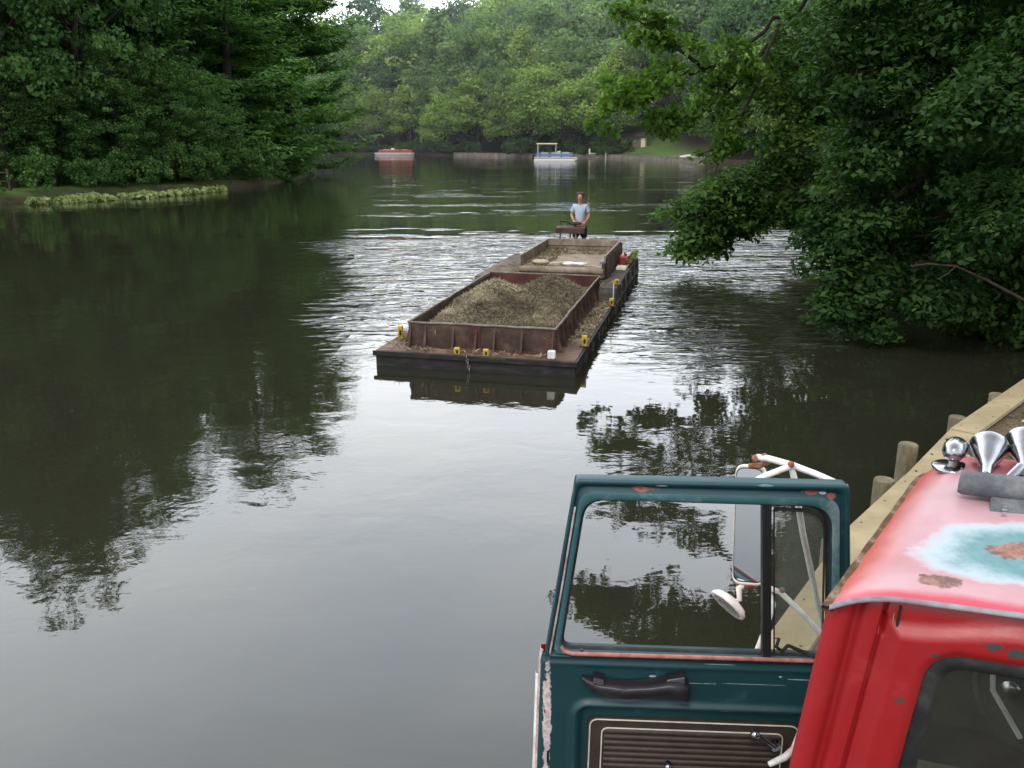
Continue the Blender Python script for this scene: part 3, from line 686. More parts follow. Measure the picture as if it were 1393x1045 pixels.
spray_tree('maple_tree', 'leafy tree with a low limb reaching left across the water beyond the barge side', (11.9 * KO, 24.2 * KO, .5), 22,
           [(11.9 * KO, 24.2 * KO, -.4, .36), (11.8 * KO, 24.2 * KO, 1.5, .30), (11.6 * KO, 24 * KO, 6, .24), (11.7 * KO, 24 * KO, 11, .15), (11.6 * KO, 24 * KO, 14.5, .06)], limbs, M['leaf_right'], 108, .175, (1.15, 1.15, .95))
# C: nearest dark tree, its low boughs dipping to the water at the right
KO = 1.0
limbs = [
    dict(path=[(11.0, 18.6, 2.8), P3(1260, 300, 17.5), P3(1200, 345, 16.6), P3(1172, 400, 16.0), P3(1160, 430, 15.8)], r=.09, n=66, spread=.8, cr=.42, start=.15, shape=.5, vs=.7),
    dict(path=[(11.0, 18.6, 3.4), P3(1290, 230, 17.5), P3(1220, 265, 16.8), P3(1165, 300, 16.4), P3(1140, 345, 16.2)], r=.09, n=80, spread=.95, cr=.45, start=.1, shape=.5),
    dict(path=[(11.0, 18.6, 4.2), P3(1300, 130, 17), P3(1230, 160, 16.5), P3(1170, 205, 16.2)], r=.1, n=76, spread=1.1, cr=.5, start=.1, shape=.4),
    dict(path=[(11.0, 18.6, 5.2), P3(1300, 40, 17), P3(1220, 60, 16.5), P3(1160, 100, 16.2)], r=.1, n=76, spread=1.2, cr=.5, start=.05, shape=.3),
    dict(path=[(11.0, 18.6, 6.2), P3(1320, -60, 17), P3(1230, -60, 16.5), P3(1140, -10, 16.2)], r=.1, n=76, spread=1.2, cr=.5, start=.05, shape=.2),
    dict(path=[(11.0, 18.6, 2.4), P3(1340, 330, 16.6), P3(1300, 380, 15.8), P3(1270, 420, 15.2)], r=.07, n=56, spread=.8, cr=.45, start=.1),
    dict(path=[(11.0, 18.6, 3.6), P3(1390, 230, 15.5), P3(1360, 260, 14.6), P3(1330, 300, 14.0)], r=.08, n=56, spread=1.0, cr=.5, start=.1),
    dict(path=[(11.0, 18.6, 5.0), P3(1390, 80, 15.2), P3(1370, 110, 14.2), P3(1345, 150, 13.6)], r=.09, n=60, spread=1.2, cr=.5, start=.1),
    dict(path=[(11.0, 18.6, 6.8), (9.8, 16.5, 8.0), (9.0, 14.5, 8.2)], r=.1, n=70, spread=1.7, cr=.6, start=.1),
    dict(path=[(11.0, 18.6, 8.0), (9.0, 18.4, 9.4), (7.4, 18, 9.8)], r=.1, n=60, spread=1.7, cr=.6, start=.1),
    dict(path=[(11.0, 18.6, 8.5), (11.4, 18, 11.0), (11.2, 17, 13.0)], r=.12, n=70, spread=2.2, cr=.7, start=.0),
    dict(path=[(11.0, 18.6, 5.5), (13.0, 16.0, 6.5), (13.5, 14.0, 6.5)], r=.1, n=60, spread=1.7, cr=.6, start=.1),
]
spray_tree('bank_tree', 'dark leafy tree nearest on the right, boughs dipping to the water below the oak', (11.2, 18.8, .5), 23,
           [(11.4, 18.9, -.4, .3), (11.2, 18.8, 1.5, .24), (11.0, 18.6, 5, .19), (11.0, 18.6, 9, .12), (11.2, 18.4, 12, .05)], limbs, M['leaf_right'], 125, .14, (.62, .70, .68))
# dark wood closing the right bank
RP = []
for i, (R, zc) in enumerate([((4.2, 4.2, 6.8), 8.4), ((4.8, 4.4, 6.2), 7.6)]):
    cme, cc = make_crown(141 + i, R, zc, 210, .95, 85, .25, M['leaf_right'], flat=.6)
    RP.append(proto(cme, branch_mesh(150 + i, (0, 0, -1), (.3, .2, zc + R[2] * .7), .22, cc, 50, mat=M['bark_dark'])))
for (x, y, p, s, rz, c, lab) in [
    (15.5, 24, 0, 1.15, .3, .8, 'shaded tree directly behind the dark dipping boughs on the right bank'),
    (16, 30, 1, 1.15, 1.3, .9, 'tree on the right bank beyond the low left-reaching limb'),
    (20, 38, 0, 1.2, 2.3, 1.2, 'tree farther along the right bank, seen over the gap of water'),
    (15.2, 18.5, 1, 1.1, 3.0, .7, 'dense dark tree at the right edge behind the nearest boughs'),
    (14.5, 14.5, 0, 1.0, 4.0, .7, 'dark tree at the right edge above the dirt bank'),  # beyond the view, put in for its shading of the right bank
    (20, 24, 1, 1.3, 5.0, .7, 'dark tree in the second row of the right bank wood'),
    (19.5, 17, 0, 1.3, 5.6, .7, 'dark tree in the second row at the right edge'),  # also unseen, added for the same shading
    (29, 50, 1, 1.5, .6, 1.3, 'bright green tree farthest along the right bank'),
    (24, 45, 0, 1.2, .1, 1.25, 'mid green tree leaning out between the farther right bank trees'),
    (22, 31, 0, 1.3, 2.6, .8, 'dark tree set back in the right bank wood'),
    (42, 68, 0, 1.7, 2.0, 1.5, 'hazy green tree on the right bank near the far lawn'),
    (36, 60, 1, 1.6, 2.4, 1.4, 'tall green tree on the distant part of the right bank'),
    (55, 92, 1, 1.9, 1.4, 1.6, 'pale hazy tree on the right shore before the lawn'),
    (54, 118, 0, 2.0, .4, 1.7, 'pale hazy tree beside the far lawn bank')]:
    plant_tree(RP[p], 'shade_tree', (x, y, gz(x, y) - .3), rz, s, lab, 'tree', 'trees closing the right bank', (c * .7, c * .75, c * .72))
SR = [shrub_proto(170 + i, R, .13, M['leaf_right'], 60, 110, .36) for i, R in enumerate([(1.5, 1.3, 1.1), (1.2, 1.2, 1.4)])]
i = 0
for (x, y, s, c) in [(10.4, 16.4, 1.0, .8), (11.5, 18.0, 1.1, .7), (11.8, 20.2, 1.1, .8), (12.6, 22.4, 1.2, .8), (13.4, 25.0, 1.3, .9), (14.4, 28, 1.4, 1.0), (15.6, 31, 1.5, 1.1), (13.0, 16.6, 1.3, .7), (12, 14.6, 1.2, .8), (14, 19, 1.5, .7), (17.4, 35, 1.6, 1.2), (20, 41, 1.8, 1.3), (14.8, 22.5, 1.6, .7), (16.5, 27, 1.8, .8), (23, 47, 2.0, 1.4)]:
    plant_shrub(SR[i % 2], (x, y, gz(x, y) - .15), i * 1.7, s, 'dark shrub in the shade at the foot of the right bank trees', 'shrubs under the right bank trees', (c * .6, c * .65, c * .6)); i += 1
tag(MB().tube([P3(1400, 412, 14.5), P3(1340, 380, 14.3), P3(1300, 362, 14.2), P3(1262, 359, 14.1), P3(1238, 362, 14.0)], [.03, .025, .02, .014, .006], 6).tube([P3(1300, 362, 14.2), P3(1290, 372, 14.1), P3(1275, 380, 14.1)], [.012, .008, .004], 5).build('bare_branch', M['bark'], None), 'bare brown branch arching out over the dark water at the right', 'branch')

# ------------------------------------------------------------------ far shore: retaining wall, boats, posts, shed
def shore_pt(px, off=0.0):
    D = far_shore(px) + off; return ((px - 696.5) / F * D * .98, D)
M['wall'] = rustmat('wall_stone', (.09, .075, .06), (.17, .14, .11), (.26, .22, .18), 1.2, .9)
t = thing('retaining_wall', 'low brown retaining wall along the far shore below the lawn', 'wall', (*shore_pt(780, -.4), 0))
wp = [shore_pt(px, -.5) for px in range(618, 955, 12)]
mb = MB(); cp = MB()
for a, b in zip(wp, wp[1:]):
    d = Vector((b[0] - a[0], b[1] - a[1], 0)); n = Vector((-d.y, d.x, 0)).normalized() * .35
    A, B = Vector((*a, -.3)), Vector((*b, -.3)); up = Vector((0, 0, .95))
    mb.hexa([A, B, B + n, A + n], [A + up, B + up, B + n + up, A + n + up])
    A2, B2 = A + up - n * .15 + Vector((0, 0, .003)), B + up - n * .15 + Vector((0, 0, .003)); u2 = Vector((0, 0, .1)); n2 = n * 1.3
    cp.hexa([A2, B2, B2 + n2, A2 + n2], [A2 + u2, B2 + u2, B2 + n2 + u2, A2 + n2 + u2])
mb.build('wall_face', M['wall'], t); cp.build('coping', M['wall'], t)
def pontoon_boat(px, py, rz, L, hullcol, railcol, canopy, label, zs_=1.0):
    p = at_z(px, py, 0); k = L / 7.0
    t = thing('pontoon_boat', label, 'boat', (p[0], p[1], 0)); c, s = math.cos(rz), math.sin(rz)
    def W(x, y, z): return (p[0] + (x * c - y * s) * k, p[1] + (x * s + y * c) * k, z * k * zs_)
    for sy in (-.95, .95):
        MB().tube([W(-3.5, sy, .12), W(-3.3, sy, .1), W(2.9, sy, .1), W(3.5, sy, .28)], [.1 * k, .32 * k, .32 * k, .08 * k], 12).build('pontoon', hullcol or M['white_worn'], t)
    MB().box(W(0, 0, .5), (6.9 * k, 2.5 * k, .12 * k), rz=rz).build('deck', M['white_worn'], t)
    for (x, y, lx, ly) in ((-.2, -1.2, 5.8, .06), (-.2, 1.2, 5.8, .06), (-3.1, 0, .06, 2.3), (2.7, 0, .06, 2.3)):
        MB().box(W(x, y, .95), (lx * k, ly * k, (.42 if canopy else .95) * k * zs_), rz=rz).build('fence_panel', railcol, t)
        MB().tube([W(x - lx / 2, y - ly / 2, 1.3), W(x + lx / 2, y + ly / 2, 1.3)], .035 * k, 5).build('rail', M['grey_metal'], t)
    for (x, y) in ((-1.8, -.8), (-1.8, .8), (1.6, -.8), (1.6, .8), (-.2, .8)):
        MB().box(W(x, y, .8), (1.1 * k, .6 * k, .45 * k), rz=rz).box(W(x, y * 1.3, 1.15), (1.1 * k, .16 * k, .4 * k), rz=rz).build('seat', M['white_worn'], t, .03)
    MB().box(W(.5, -.4, 1.05), (.5 * k, .8 * k, 1.0 * k), rz=rz).build('console', M['white_worn'], t, .03)
    MB().box(W(-3.6, 0, .7), (.4 * k, .4 * k, .9 * k), rz=rz).build('outboard_motor', M['black'], t, .05)
    if canopy:
        for x in (-2.9, 0.0):
            for y in (-1.1, 1.1): MB().tube([W(x, y, .5), W(x, y, 2.6)], .04 * k, 6).build('canopy_post', M['white_worn'], t)
        MB().box(W(-1.45, 0, 2.68), (3.3 * k, 2.5 * k, .16 * k), rz=rz).build('canopy', canopy, t, .05)
    return t
M['blue_rail'] = simple('blue_panel', (.16, .24, .46), .5, 0, .3, 2); M['red_rail'] = simple('red_panel', (.40, .07, .05), .5, 0, .3, 2)
M['boat_grey'] = simple('boat_grey', (.30, .30, .29), .5, 0, .3, 3)
M['cream'] = simple('cream_canvas', (.75, .70, .50), .8, 0, .15, 2)
pontoon_boat(756, 219, R_(-4), 7.6, None, M['blue_rail'], M['cream'], 'white and blue pontoon boat with cream canopy moored at the far shore')
pontoon_boat(538, 210.9, R_(178), 9.6, M['boat_grey'], M['red_rail'], None, 'long low boat with red side panels moored at the far left shore', .62)
# white frame and post at the water edge
q = shore_pt(806, .2); t = thing('dock_frame', 'small white post frame on the far retaining wall right of the pontoon boat', 'dock frame', (q[0], q[1], .6))
for dx in (-.9, .9): MB().box((q[0] + dx, q[1] - .3, 1.25), (.28, .28, 1.1)).build('post', M['cream'], t, .02)
MB().box((q[0], q[1] - .3, .9), (1.5, .16, .2)).build('crossbar', M['cream'], t, .02)
q = shore_pt(822, -.9); tag(MB().tube([(q[0], q[1], -.3), (q[0], q[1], .95)], .10, 8).lathe([(.12, .95), (.12, 1.0), (.03, 1.05)], (q[0], q[1], 0), n=8).build('mooring_post', M['white_worn']), 'thin white mooring post standing in the water off the far wall', 'post')
q = shore_pt(858, 14); z = gz(*q)
t = thing('garden_shed', 'small brown shed with pale gable at the wood edge left of the far lawn', 'shed', (q[0], q[1], z), 0)
MB().box((q[0], q[1], z + 1.0), (5.5, 3.0, 2.2)).build('wall', M['wall'], t)
MB().prism([(q[0] - 3.1, q[1] - 1.9, z + 2.1), (q[0] + 3.1, q[1] - 1.9, z + 2.1), (q[0] + 3.1, q[1], z + 3.0), (q[0] - 3.1, q[1], z + 3.0)], (0, 0, .12)).prism([(q[0] - 3.1, q[1] + 1.9, z + 2.1), (q[0] - 3.1, q[1] + .003, z + 3.0), (q[0] + 3.1, q[1] + .003, z + 3.0), (q[0] + 3.1, q[1] + 1.9, z + 2.1)], (0, 0, .12)).build('roof', M['tray_out'], t)
MB().box((q[0] + 1.9, q[1] - 1.53, z + .95), (.9, .06, 1.9)).build('door', M['cream'], t)
q = shore_pt(938, 6); z = gz(*q)
t = thing('rowing_boat', 'pale upturned rowing boat lying at the right edge of the far lawn', 'boat', (q[0], q[1], z))
mb = MB(); L = []
for i in range(9):
    u = i / 8; x = (u - .5) * 4.2; w_ = .7 * math.sin(math.pi * min(max(u, .04), .96)) ** .6; hh = .55 * math.sin(math.pi * min(max(u, .06), .94)) ** .4
    L.append([(q[0] + x, q[1] + w_ * math.cos(a), z + .05 + hh * math.sin(a)) for a in [math.pi * k / 8 for k in range(9)]])
mb.loops(L, closed=False); mb.build('hull', M['white_worn'], t)
MB().tube([(q[0] - 2.05, q[1], z + .25), (q[0], q[1], z + .64), (q[0] + 2.05, q[1], z + .25)], .04, 5).build('keel', M['white_worn'], t)
# ------------------------------------------------------------------ near bank: timber bulkhead
m, nt, o = newmat('dirt')
n1 = noise(nt, 1.6, 6, .7); n2 = noise(nt, 22, 5, .75); v_ = N(nt, 'ShaderNodeTexVoronoi', Scale=34.0); tcx = nt.nodes.new('ShaderNodeTexCoord'); nt.links.new(tcx.outputs['Object'], v_.inputs[0])
c = ramp(nt, n2, [(.3, (.07, .05, .032)), (.5, (.15, .11, .07)), (.7, (.25, .19, .13))])
c = mixc(nt, ramp(nt, n1, [(.55, (0, 0, 0)), (.68, (.8, .8, .8))]), c, (.07, .10, .03))
prin(nt, o, c, .95, 0, .1, bump(nt, mth(nt, 'ADD', n2, mth(nt, 'MULTIPLY', v_.outputs[0], .4)), .03)); M['dirt'] = m
M['gravel'] = simple('gravel_grey', (.20, .20, .19), .95, 0, .45, 40, .01)
m, nt, o = newmat('timber')
n1 = noise(nt, 2.2, 4, .6); n2 = noise(nt, 9, 6, .7, stretch=(.35, 1, 1), dist=.6); n3 = noise(nt, 30, 3, .5)
c = ramp(nt, n1, [(.3, (.25, .20, .115)), (.7, (.37, .30, .18))])
c = mixc(nt, ramp(nt, n2, [(.35, (.75, .75, .75)), (.55, (0, 0, 0))]), c, (.26, .20, .11))
c = mixc(nt, ramp(nt, n3, [(.70, (0, 0, 0)), (.74, (.8, .8, .8))]), c, (.08, .06, .04))
prin(nt, o, c, .85, 0, .2, bump(nt, n2, .003)); M['timber'] = m
M['pile'] = rustmat('pile_wood', (.07, .06, .035), (.16, .13, .08), (.27, .23, .14), 6, .9, .01, (1, 1, .3))
M['sheet'] = rustmat('sheet_wood', (.03, .026, .018), (.08, .065, .04), (.14, .11, .07), 5, .9, .01, (1, 1, .3))
# cap edge line on the water side
TL = [Vector((-.75, .95, 0)), Vector((1.64, 4.93, 0)), Vector((2.93, 6.76, 0)), Vector((3.98, 7.98, 0)), Vector((5.16, 9.42, 0)), Vector((7.33, 11.62, 0)), Vector((9.3, 13.4, 0))]
def offs(TL, w_):
    out_ = []
    for i, p in enumerate(TL):
        a = (TL[i] - TL[i - 1]).normalized() if i else (TL[1] - TL[0]).normalized(); b = (TL[i + 1] - TL[i]).normalized() if i + 1 < len(TL) else a
        d = (a + b).normalized(); out_.append(p + Vector((d.y, -d.x, 0)) * w_)
    return out_
bw = thing('timber_bulkhead', 'weathered timber bulkhead with flat plank cap along the near bank', 'retaining wall', (2.9, 6.8, .45))
IN = offs(TL, .285)
for k, (i, j) in enumerate([(0, 1), (1, 3), (3, 4), (4, 6)]):
    mb = MB()
    pts = list(range(i, j + 1)); g = .006
    A = [TL[q].copy() for q in pts]; B = [IN[q].copy() for q in pts]
    d0 = (A[1] - A[0]).normalized() * g; d1 = (A[-1] - A[-2]).normalized() * g
    A[0] += d0; B[0] += d0; A[-1] -= d1; B[-1] -= d1
    z0 = .455 + (.012 if k % 2 else 0)
    for q in range(len(A) - 1):
        u = Vector((0, 0, .055)); zz = Vector((0, 0, z0))
        mb.hexa([A[q] + zz, B[q] + zz, B[q + 1] + zz, A[q + 1] + zz], [A[q] + zz + u, B[q] + zz + u, B[q + 1] + zz + u, A[q + 1] + zz + u])
    mb.build('cap_plank', M['timber'], bw, .006)
mb = MB(); nb_ = MB()
for q in range(1, len(TL) - 1):
    a, b = TL[q], TL[q + 1]; L_ = (b - a).length; n_ = Vector(((b - a).normalized().y, -(b - a).normalized().x, 0)); k_ = .2
    while k_ < L_:
        for o_ in (.06, .225):
            c_ = a + (b - a).normalized() * (k_ + .02 * o_) + n_ * o_; c_.z = .5225; mb.lathe([(.011, -.01), (.011, .001), (.006, .003), (0, .003)], c_, n=8)
        k_ += .62
mb.build('bolt_head', M['rust'], bw)
S0 = offs(TL, .06); S1 = offs(TL, .14); mb = MB()
for q in range(len(TL) - 1):
    a, b, c, d = S0[q], S1[q], S1[q + 1], S0[q + 1]; lo = Vector((0, 0, -1.2)); hi = Vector((0, 0, .45))
    mb.hexa([a + lo, b + lo, c + lo, d + lo], [a + hi, b + hi, c + hi, d + hi])
mb.build('sheeting', M['sheet'], bw)
for (px, py, zt, r) in [(1236, 604, .50, .105), (1203, 652, .50, .10), (1303, 567, .48, .10), (1357, 536, .48, .10), (1150, 745, .35, .10), (1080, 835, .35, .10)]:
    p = at_z(px, py, zt)
    if px < 1200: # beneath the cap edge
        p = np.array([*(TL[2] if px > 1100 else TL[1])]) + np.array([-.06, .1, 0])
    rr = random.Random(px); mb = MB(); mb.tube([(p[0], p[1], -1.3), (p[0] + .01, p[1], -.3), (p[0], p[1], zt - .01), (p[0], p[1], zt)], [r * 1.1, r * 1.05, r, r * .93], 16)
    mb.build('pile', M['pile'], bw)
# dirt bank behind the bulkhead
edge = offs(TL, .15); land = [(30, 13.4), (30, 1), (26, -22), (6, -24), (-6, -8)]
nE = 60; EP = []
acc = [0]
for a, b in zip(edge, edge[1:]): acc.append(acc[-1] + (b - a).length)
for k in range(nE + 1):
    s_ = acc[-1] * k / nE; i = max(j for j in range(len(acc)) if acc[j] <= s_ + 1e-9); i = min(i, len(edge) - 2); EP.append(edge[i].lerp(edge[i + 1], (s_ - acc[i]) / (acc[i + 1] - acc[i])))
dirn = Vector((.82, -.57, 0)); P = []
tt = [0, .06, .14, .25, .4, .6, .85, 1.1, 1.4, 1.8, 2.4, 3.2, 4.5, 6.5, 9, 13, 18, 26]
for e in EP:
    row = []
    for t_ in tt:
        p = e + dirn * t_; z = .43 + .05 * (float(fbm(np.array(p.x * 2), np.array(p.y * 2))) - .5) * min(1, t_ * 3) + (.004 * t_ if t_ < 5 else .02 + .0 * t_)
        row.append((p.x, p.y, z))
    P.append(row)
gb = grid_obj('dirt_bank', np.array(P), M['dirt']); tag(gb, kind='structure')
# scattered gravel strip seen through the door window
gp = [at_z(1085, 905, .46), at_z(1058, 900, .46), at_z(1110, 832, .46), at_z(1180, 800, .46)]
g0 = IN[1].lerp(IN[2], -.9); g1 = IN[1].lerp(IN[2], .25); w0 = Vector((.82, -.57, 0)) * .45
mb = MB(); mb.add([g0 + Vector((0, 0, .462)), g1 + Vector((0, 0, .462)), g1 + w0 + Vector((0, 0, .47)), g0 + w0 + Vector((0, 0, .47))], [(0, 1, 2, 3)])
tag(mb.build('gravel_patch', M['gravel'], None), kind='structure')
# leaf litter, twigs and weeds on the bank
rs3 = np.random.RandomState(4); n = 2600; a = rs3.randint(20, nE, n); e = np.array([EP[i] for i in a]); t_ = rs3.rand(n) ** 1.4 * 3.0 + .16
C_ = e + np.array(dirn) * t_[:, None] + rs3.normal(size=(n, 3)) * .08; C_[:, 2] = .47
k = fbm(C_[:, 0] * 1.7, C_[:, 1] * 1.7) > .5; C_ = C_[k]
v, f_, tn = leaf_mesh(rs3, C_, unit(rs3.normal(size=C_.shape) * .35 + np.array([0, 0, 1])), .06, .05, rs3.rand(len(C_)))
tag(link('leaf_litter', mesh_np('leaf_litter', v, f_, M['straw'], attrs={'tint': tn})), 'dry leaves and chips strewn on the dirt bank', 'leaf litter', kind='stuff')
C2 = C_[rs3.rand(len(C_)) < .25]; C2 = np.repeat(C2, 5, 0) + rs3.normal(size=(len(C2) * 5, 3)) * np.array([.05, .05, .0]); C2[:, 2] = .50
v, f_, tn = leaf_mesh(rs3, C2, unit(rs3.normal(size=C2.shape) + np.array([0, 0, .6])), .09, .03, rs3.rand(len(C2)))
tag(link('weeds', mesh_np('weeds', v, f_, M['leaf_shrub'], attrs={'tint': tn})), 'low green weeds between timber cap and truck', 'weeds', kind='stuff')

# ------------------------------------------------------------------ barge
ZD = .28; ZR = .60
B0 = at_z(783, 492, ZD); A0 = at_z(512, 475, ZD); BD = math.degrees(math.atan2(-(B0 - A0)[1], (B0 - A0)[0]))
ba = R_(13.3); bF = np.array([math.sin(ba), math.cos(ba), 0]); bR = np.array([bF[1], -bF[0], 0])
def BL(px, py, z): p = at_z(px, py, z) - B0; return (float(p @ bR), float(p @ bF))
def BW(s, t, z): q = B0 + bR * s + bF * t; return (q[0], q[1], z)
W_ = float(np.linalg.norm(A0 - B0))
rzb = -ba
def bbox(mb, s0, s1, t0, t1, z0, z1):
    mb.hexa([BW(s0, t0, z0), BW(s1, t0, z0), BW(s1, t1, z0), BW(s0, t1, z0)], [BW(s0, t0, z1), BW(s1, t0, z1), BW(s1, t1, z1), BW(s0, t1, z1)]); return mb
bg = thing('work_barge', 'flat black steel work barge with rusty deck and a higher stern section', 'barge', BW(-1.75, 5, 0), -ba)
mb = MB(); bbox(mb, -3.51, 0, 0, 6.15, -.5, ZD - .02); mb.build('front_hull', M['hull'], bg, .02)
mb = MB(); bbox(mb, -3.50, -.01, .01, 6.14, ZD - .018, ZD); mb.build('front_deck', M['rust_deck'], bg)
mb = MB(); mb.prism([BW(s, t, -.5) for s, t in ((-3.5, 6.3), (-.36, 6.3), (-.36, 5.4), (.05, 5.4), (.05, 10.7), (-3.5, 10.7))], (0, 0, ZR + .48)); mb.build('stern_hull', M['hull_grey'], bg, .015)
mb = MB(); mb.prism([BW(s, t, ZR - .018) for s, t in ((-3.49, 6.31), (-.35, 6.31), (-.35, 5.41), (.04, 5.41), (.04, 10.69), (-3.49, 10.69))], (0, 0, .018)); mb.build('stern_deck', M['tray_out'], bg)
# rub rail, lip, vertical side straps and draft frames
mb = MB(); bbox(mb, -3.55, .035, -.035, 0.0, ZD - .1, ZD - .005); bbox(mb, .0, .035, .0, 5.38, ZD - .09, ZD - .005); mb.build('rub_rail', M['hull'], bg, .01)
mb = MB()
for t in (1.0, 1.9, 2.8, 3.3, 3.8, 4.4, 5.0): bbox(mb, .0, .03, t, t + .07, -.3, ZD - .1)
mb.build('side_strap', M['hull_grey'], bg)
mb = MB()
for t in (6.2, 7.2, 8.3, 9.4, 10.4): bbox(mb, .05, .085, t, t + .06, -.3, ZR - .03)
bbox(mb, .05, .08, 5.4, 10.7, .22, .28); mb.build('side_strap', M['hull_grey'], bg)
# weed and silt spilt on the deck
rsb = np.random.RandomState(12)
C_ = []
for (s0, s1, t0, t1, n) in [(-.36, -.02, 1.2, 5.4, 900), (-3.48, -3.1, .2, 6, 500), (-.34, .02, 5.5, 10, 150), (-3.3, -2.5, 6.4, 8.5, 500), (-3.4, -.2, .02, .25, 160)]:
    for _ in range(n):
        s, t = rsb.uniform(s0, s1), rsb.uniform(t0, t1)
        if fbm(np.array([s * 2.0]), np.array([t * 1.3]))[0] > .42: C_.append(BW(s, t, (ZD if t < 5.4 else ZR) + .015 + .04 * rsb.rand()))
C_ = np.array(C_)
v, f_, tn = leaf_mesh(rsb, C_, unit(rsb.normal(size=C_.shape) * .5 + np.array([0, 0, 1])), .13, .018, rsb.rand(len(C_)))
tag(link('spilt_weed', mesh_np('spilt_weed', v, f_, M['straw'], attrs={'tint': tn})), 'strands of weed and silt spilt along the barge side deck', 'weed', kind='stuff')
mb = MB(); L = []
for i in range(25):
    t = 6.35 + i * .1; L.append([BW(-3.45 + .95 * k / 10, t, ZR + .004 + .22 * math.sin(math.pi * k / 10) * math.sin(math.pi * i / 24) ** .5 * (.6 + .6 * float(fbm(np.array(i * .4), np.array(k * .5))))) for k in range(11)])
mb.loops(L, closed=False); tag(mb.build('silt_heap', M['mud'], None), 'low tan silt heap on the barge deck beside the empty tray', 'heap')
# cleats: yellow fittings
def cleat(s, t, z, h, lab, rz=0):
    c = thing('cleat', lab, 'cleat', BW(s, t, z), -ba + rz, 'yellow fittings along the barge edges')
    x, y, z0 = BW(s, t, z); M3 = Matrix.Rotation(-ba + rz, 3, 'Z')
    MB().box((x, y, z + h * .5), (.10, .07, h), M3).build('bracket', M['yellow'], c, .02)
    MB().tube([(x, y - .045, z + h * .35), (x, y - .05, z + h * .7)], .018, 6).build('pin', M['black'], c)
    MB().box((x, y, z + .012), (.17, .13, .02), M3).build('base_plate', M['rust'], c, .004)
cleat(-3.36, .85, ZD, .26, 'yellow fitting at the front left corner beside the hopper')
cleat(-2.05, .07, ZD - .03, .14, 'left one of the two yellow fittings on the front edge of the barge')
cleat(-1.54, .07, ZD - .03, .14, 'right one of the two yellow fittings on the front edge of the barge')
cleat(-.02, 1.08, ZD, .20, 'yellow fitting on the right deck edge nearest the front')
cleat(.0, 4.9, ZD, .18, 'yellow fitting on the right deck edge just before the step')
cleat(.0, 5.85, ZR, .13, 'small yellow fitting on the higher stern deck above the step')
b_ = MB().box(tuple(np.array(BW(-.42, .10, ZD + .07))), (.13, .10, .14), Matrix.Rotation(-ba, 3, 'Z')).build('block', M['white_worn'], None, .02)
tag(b_, 'small white block on the front deck at the right corner of the hopper', 'block')
t = thing('drum_line', 'thin vertical rod between the two yellow fittings at the deck step', 'rod', BW(.0, 5.35, ZD))
MB().tube([BW(.0, 5.2, ZD), BW(.0, 5.2, ZR + .15)], .012, 6).build('rod', M['white_worn'], t)
MB().tube([BW(.0, 5.2, ZR + .15), BW(.0, 5.2, ZR + .19)], .03, 8).build('knob', M['yellow'], t)
# front towing bitts
t = thing('tow_chain', 'short chain hanging over the front edge of the barge at its middle', 'chain', BW(-1.85, -.04, .1))
for k in range(5):
    a = k % 2; c = Vector(BW(-1.85 + .012 * k, -.05, ZD - .03 - k * .055)); pts = [c + (Vector((math.cos(q) * .018, 0, math.sin(q) * .032)) if a else Vector((0, math.cos(q) * .018, math.sin(q) * .032))) for q in [2 * math.pi * i / 10 for i in range(11)]]
    MB().tube(pts, .008, 5, cap=False).build('chain_link', M['grey_metal'], t)

# hopper
hs0, hs1, ht0, ht1, hz = -3.04, -.42, .42, 6.05, .71
hp = thing('steel_hopper', 'long open rusty steel hopper with ribbed sides, filled with dredged weed', 'hopper', BW(-1.73, 3.2, ZD), -ba)
th = .03
mb = MB()
bbox(mb, hs0, hs1, ht0, ht0 + th, ZD, hz); bbox(mb, hs0, hs1, ht1 - th, ht1, ZD, hz + .04)
bbox(mb, hs0, hs0 + th, ht0 + th, ht1 - th, ZD, hz); bbox(mb, hs1 - th, hs1, ht0 + th, ht1 - th, ZD, hz)
mb.build('wall', M['rust'], hp)
mb = MB(); bbox(mb, hs0 + th, hs1 - th, ht1 - th - .012, ht1 - th - .002, ZD + .02, hz + .03); mb.build('inner_back_plate', M['rust_red'], hp)
mb = MB(); r = .022
for a, b in (((hs0, ht0), (hs1, ht0)), ((hs1, ht0), (hs1, ht1)), ((hs1, ht1), (hs0, ht1)), ((hs0, ht1), (hs0, ht0))):
    za = hz + (.04 if a[1] == ht1 else 0); zb = hz + (.04 if b[1] == ht1 else 0)
    n = 12; mb.tube([BW(a[0] + (b[0] - a[0]) * k / n + rsb.uniform(-.006, .006), a[1] + (b[1] - a[1]) * k / n, za + (zb - za) * (k / n) + rsb.uniform(-.006, .006)) for k in range(n + 1)], r, 6)
mb.build('rim', M['rim'], hp)
for k in range(7):   # tapered gusset ribs along the front and right and left sides
    s = hs0 + .04 + (hs1 - hs0 - .08) * [0, .11, .31, .47, .60, .79, 1][k]; mb = MB()
    A = [BW(s - .018, ht0 - .002, hz - .03), BW(s - .018, ht0 - .14, ZD), BW(s - .018, ht0 - .002, ZD)]; mb.prism(A, tuple(np.array(BW(s + .018, 0, 0)) - np.array(BW(s - .018, 0, 0)))); mb.build('rib', M['rust'], hp)
for k in range(13):
    t_ = ht0 + .12 + (ht1 - ht0 - .24) * k / 12
    for sd_, s in ((1, hs1), (-1, hs0)):
        mb = MB(); A = [BW(s + sd_ * .002, t_ - .02, hz - .03), BW(s + sd_ * .12, t_ - .02, ZD), BW(s + sd_ * .002, t_ - .02, ZD)]; mb.prism(A, tuple(bF * .04)); mb.build('rib', M['rust'], hp)
mb = MB()
for k in range(4): mb.box(BW(-1.83, ht0 - .03, ZD + .08 + .07 * k), (.035, .04, .045), Matrix.Rotation(-ba, 3, 'Z'))
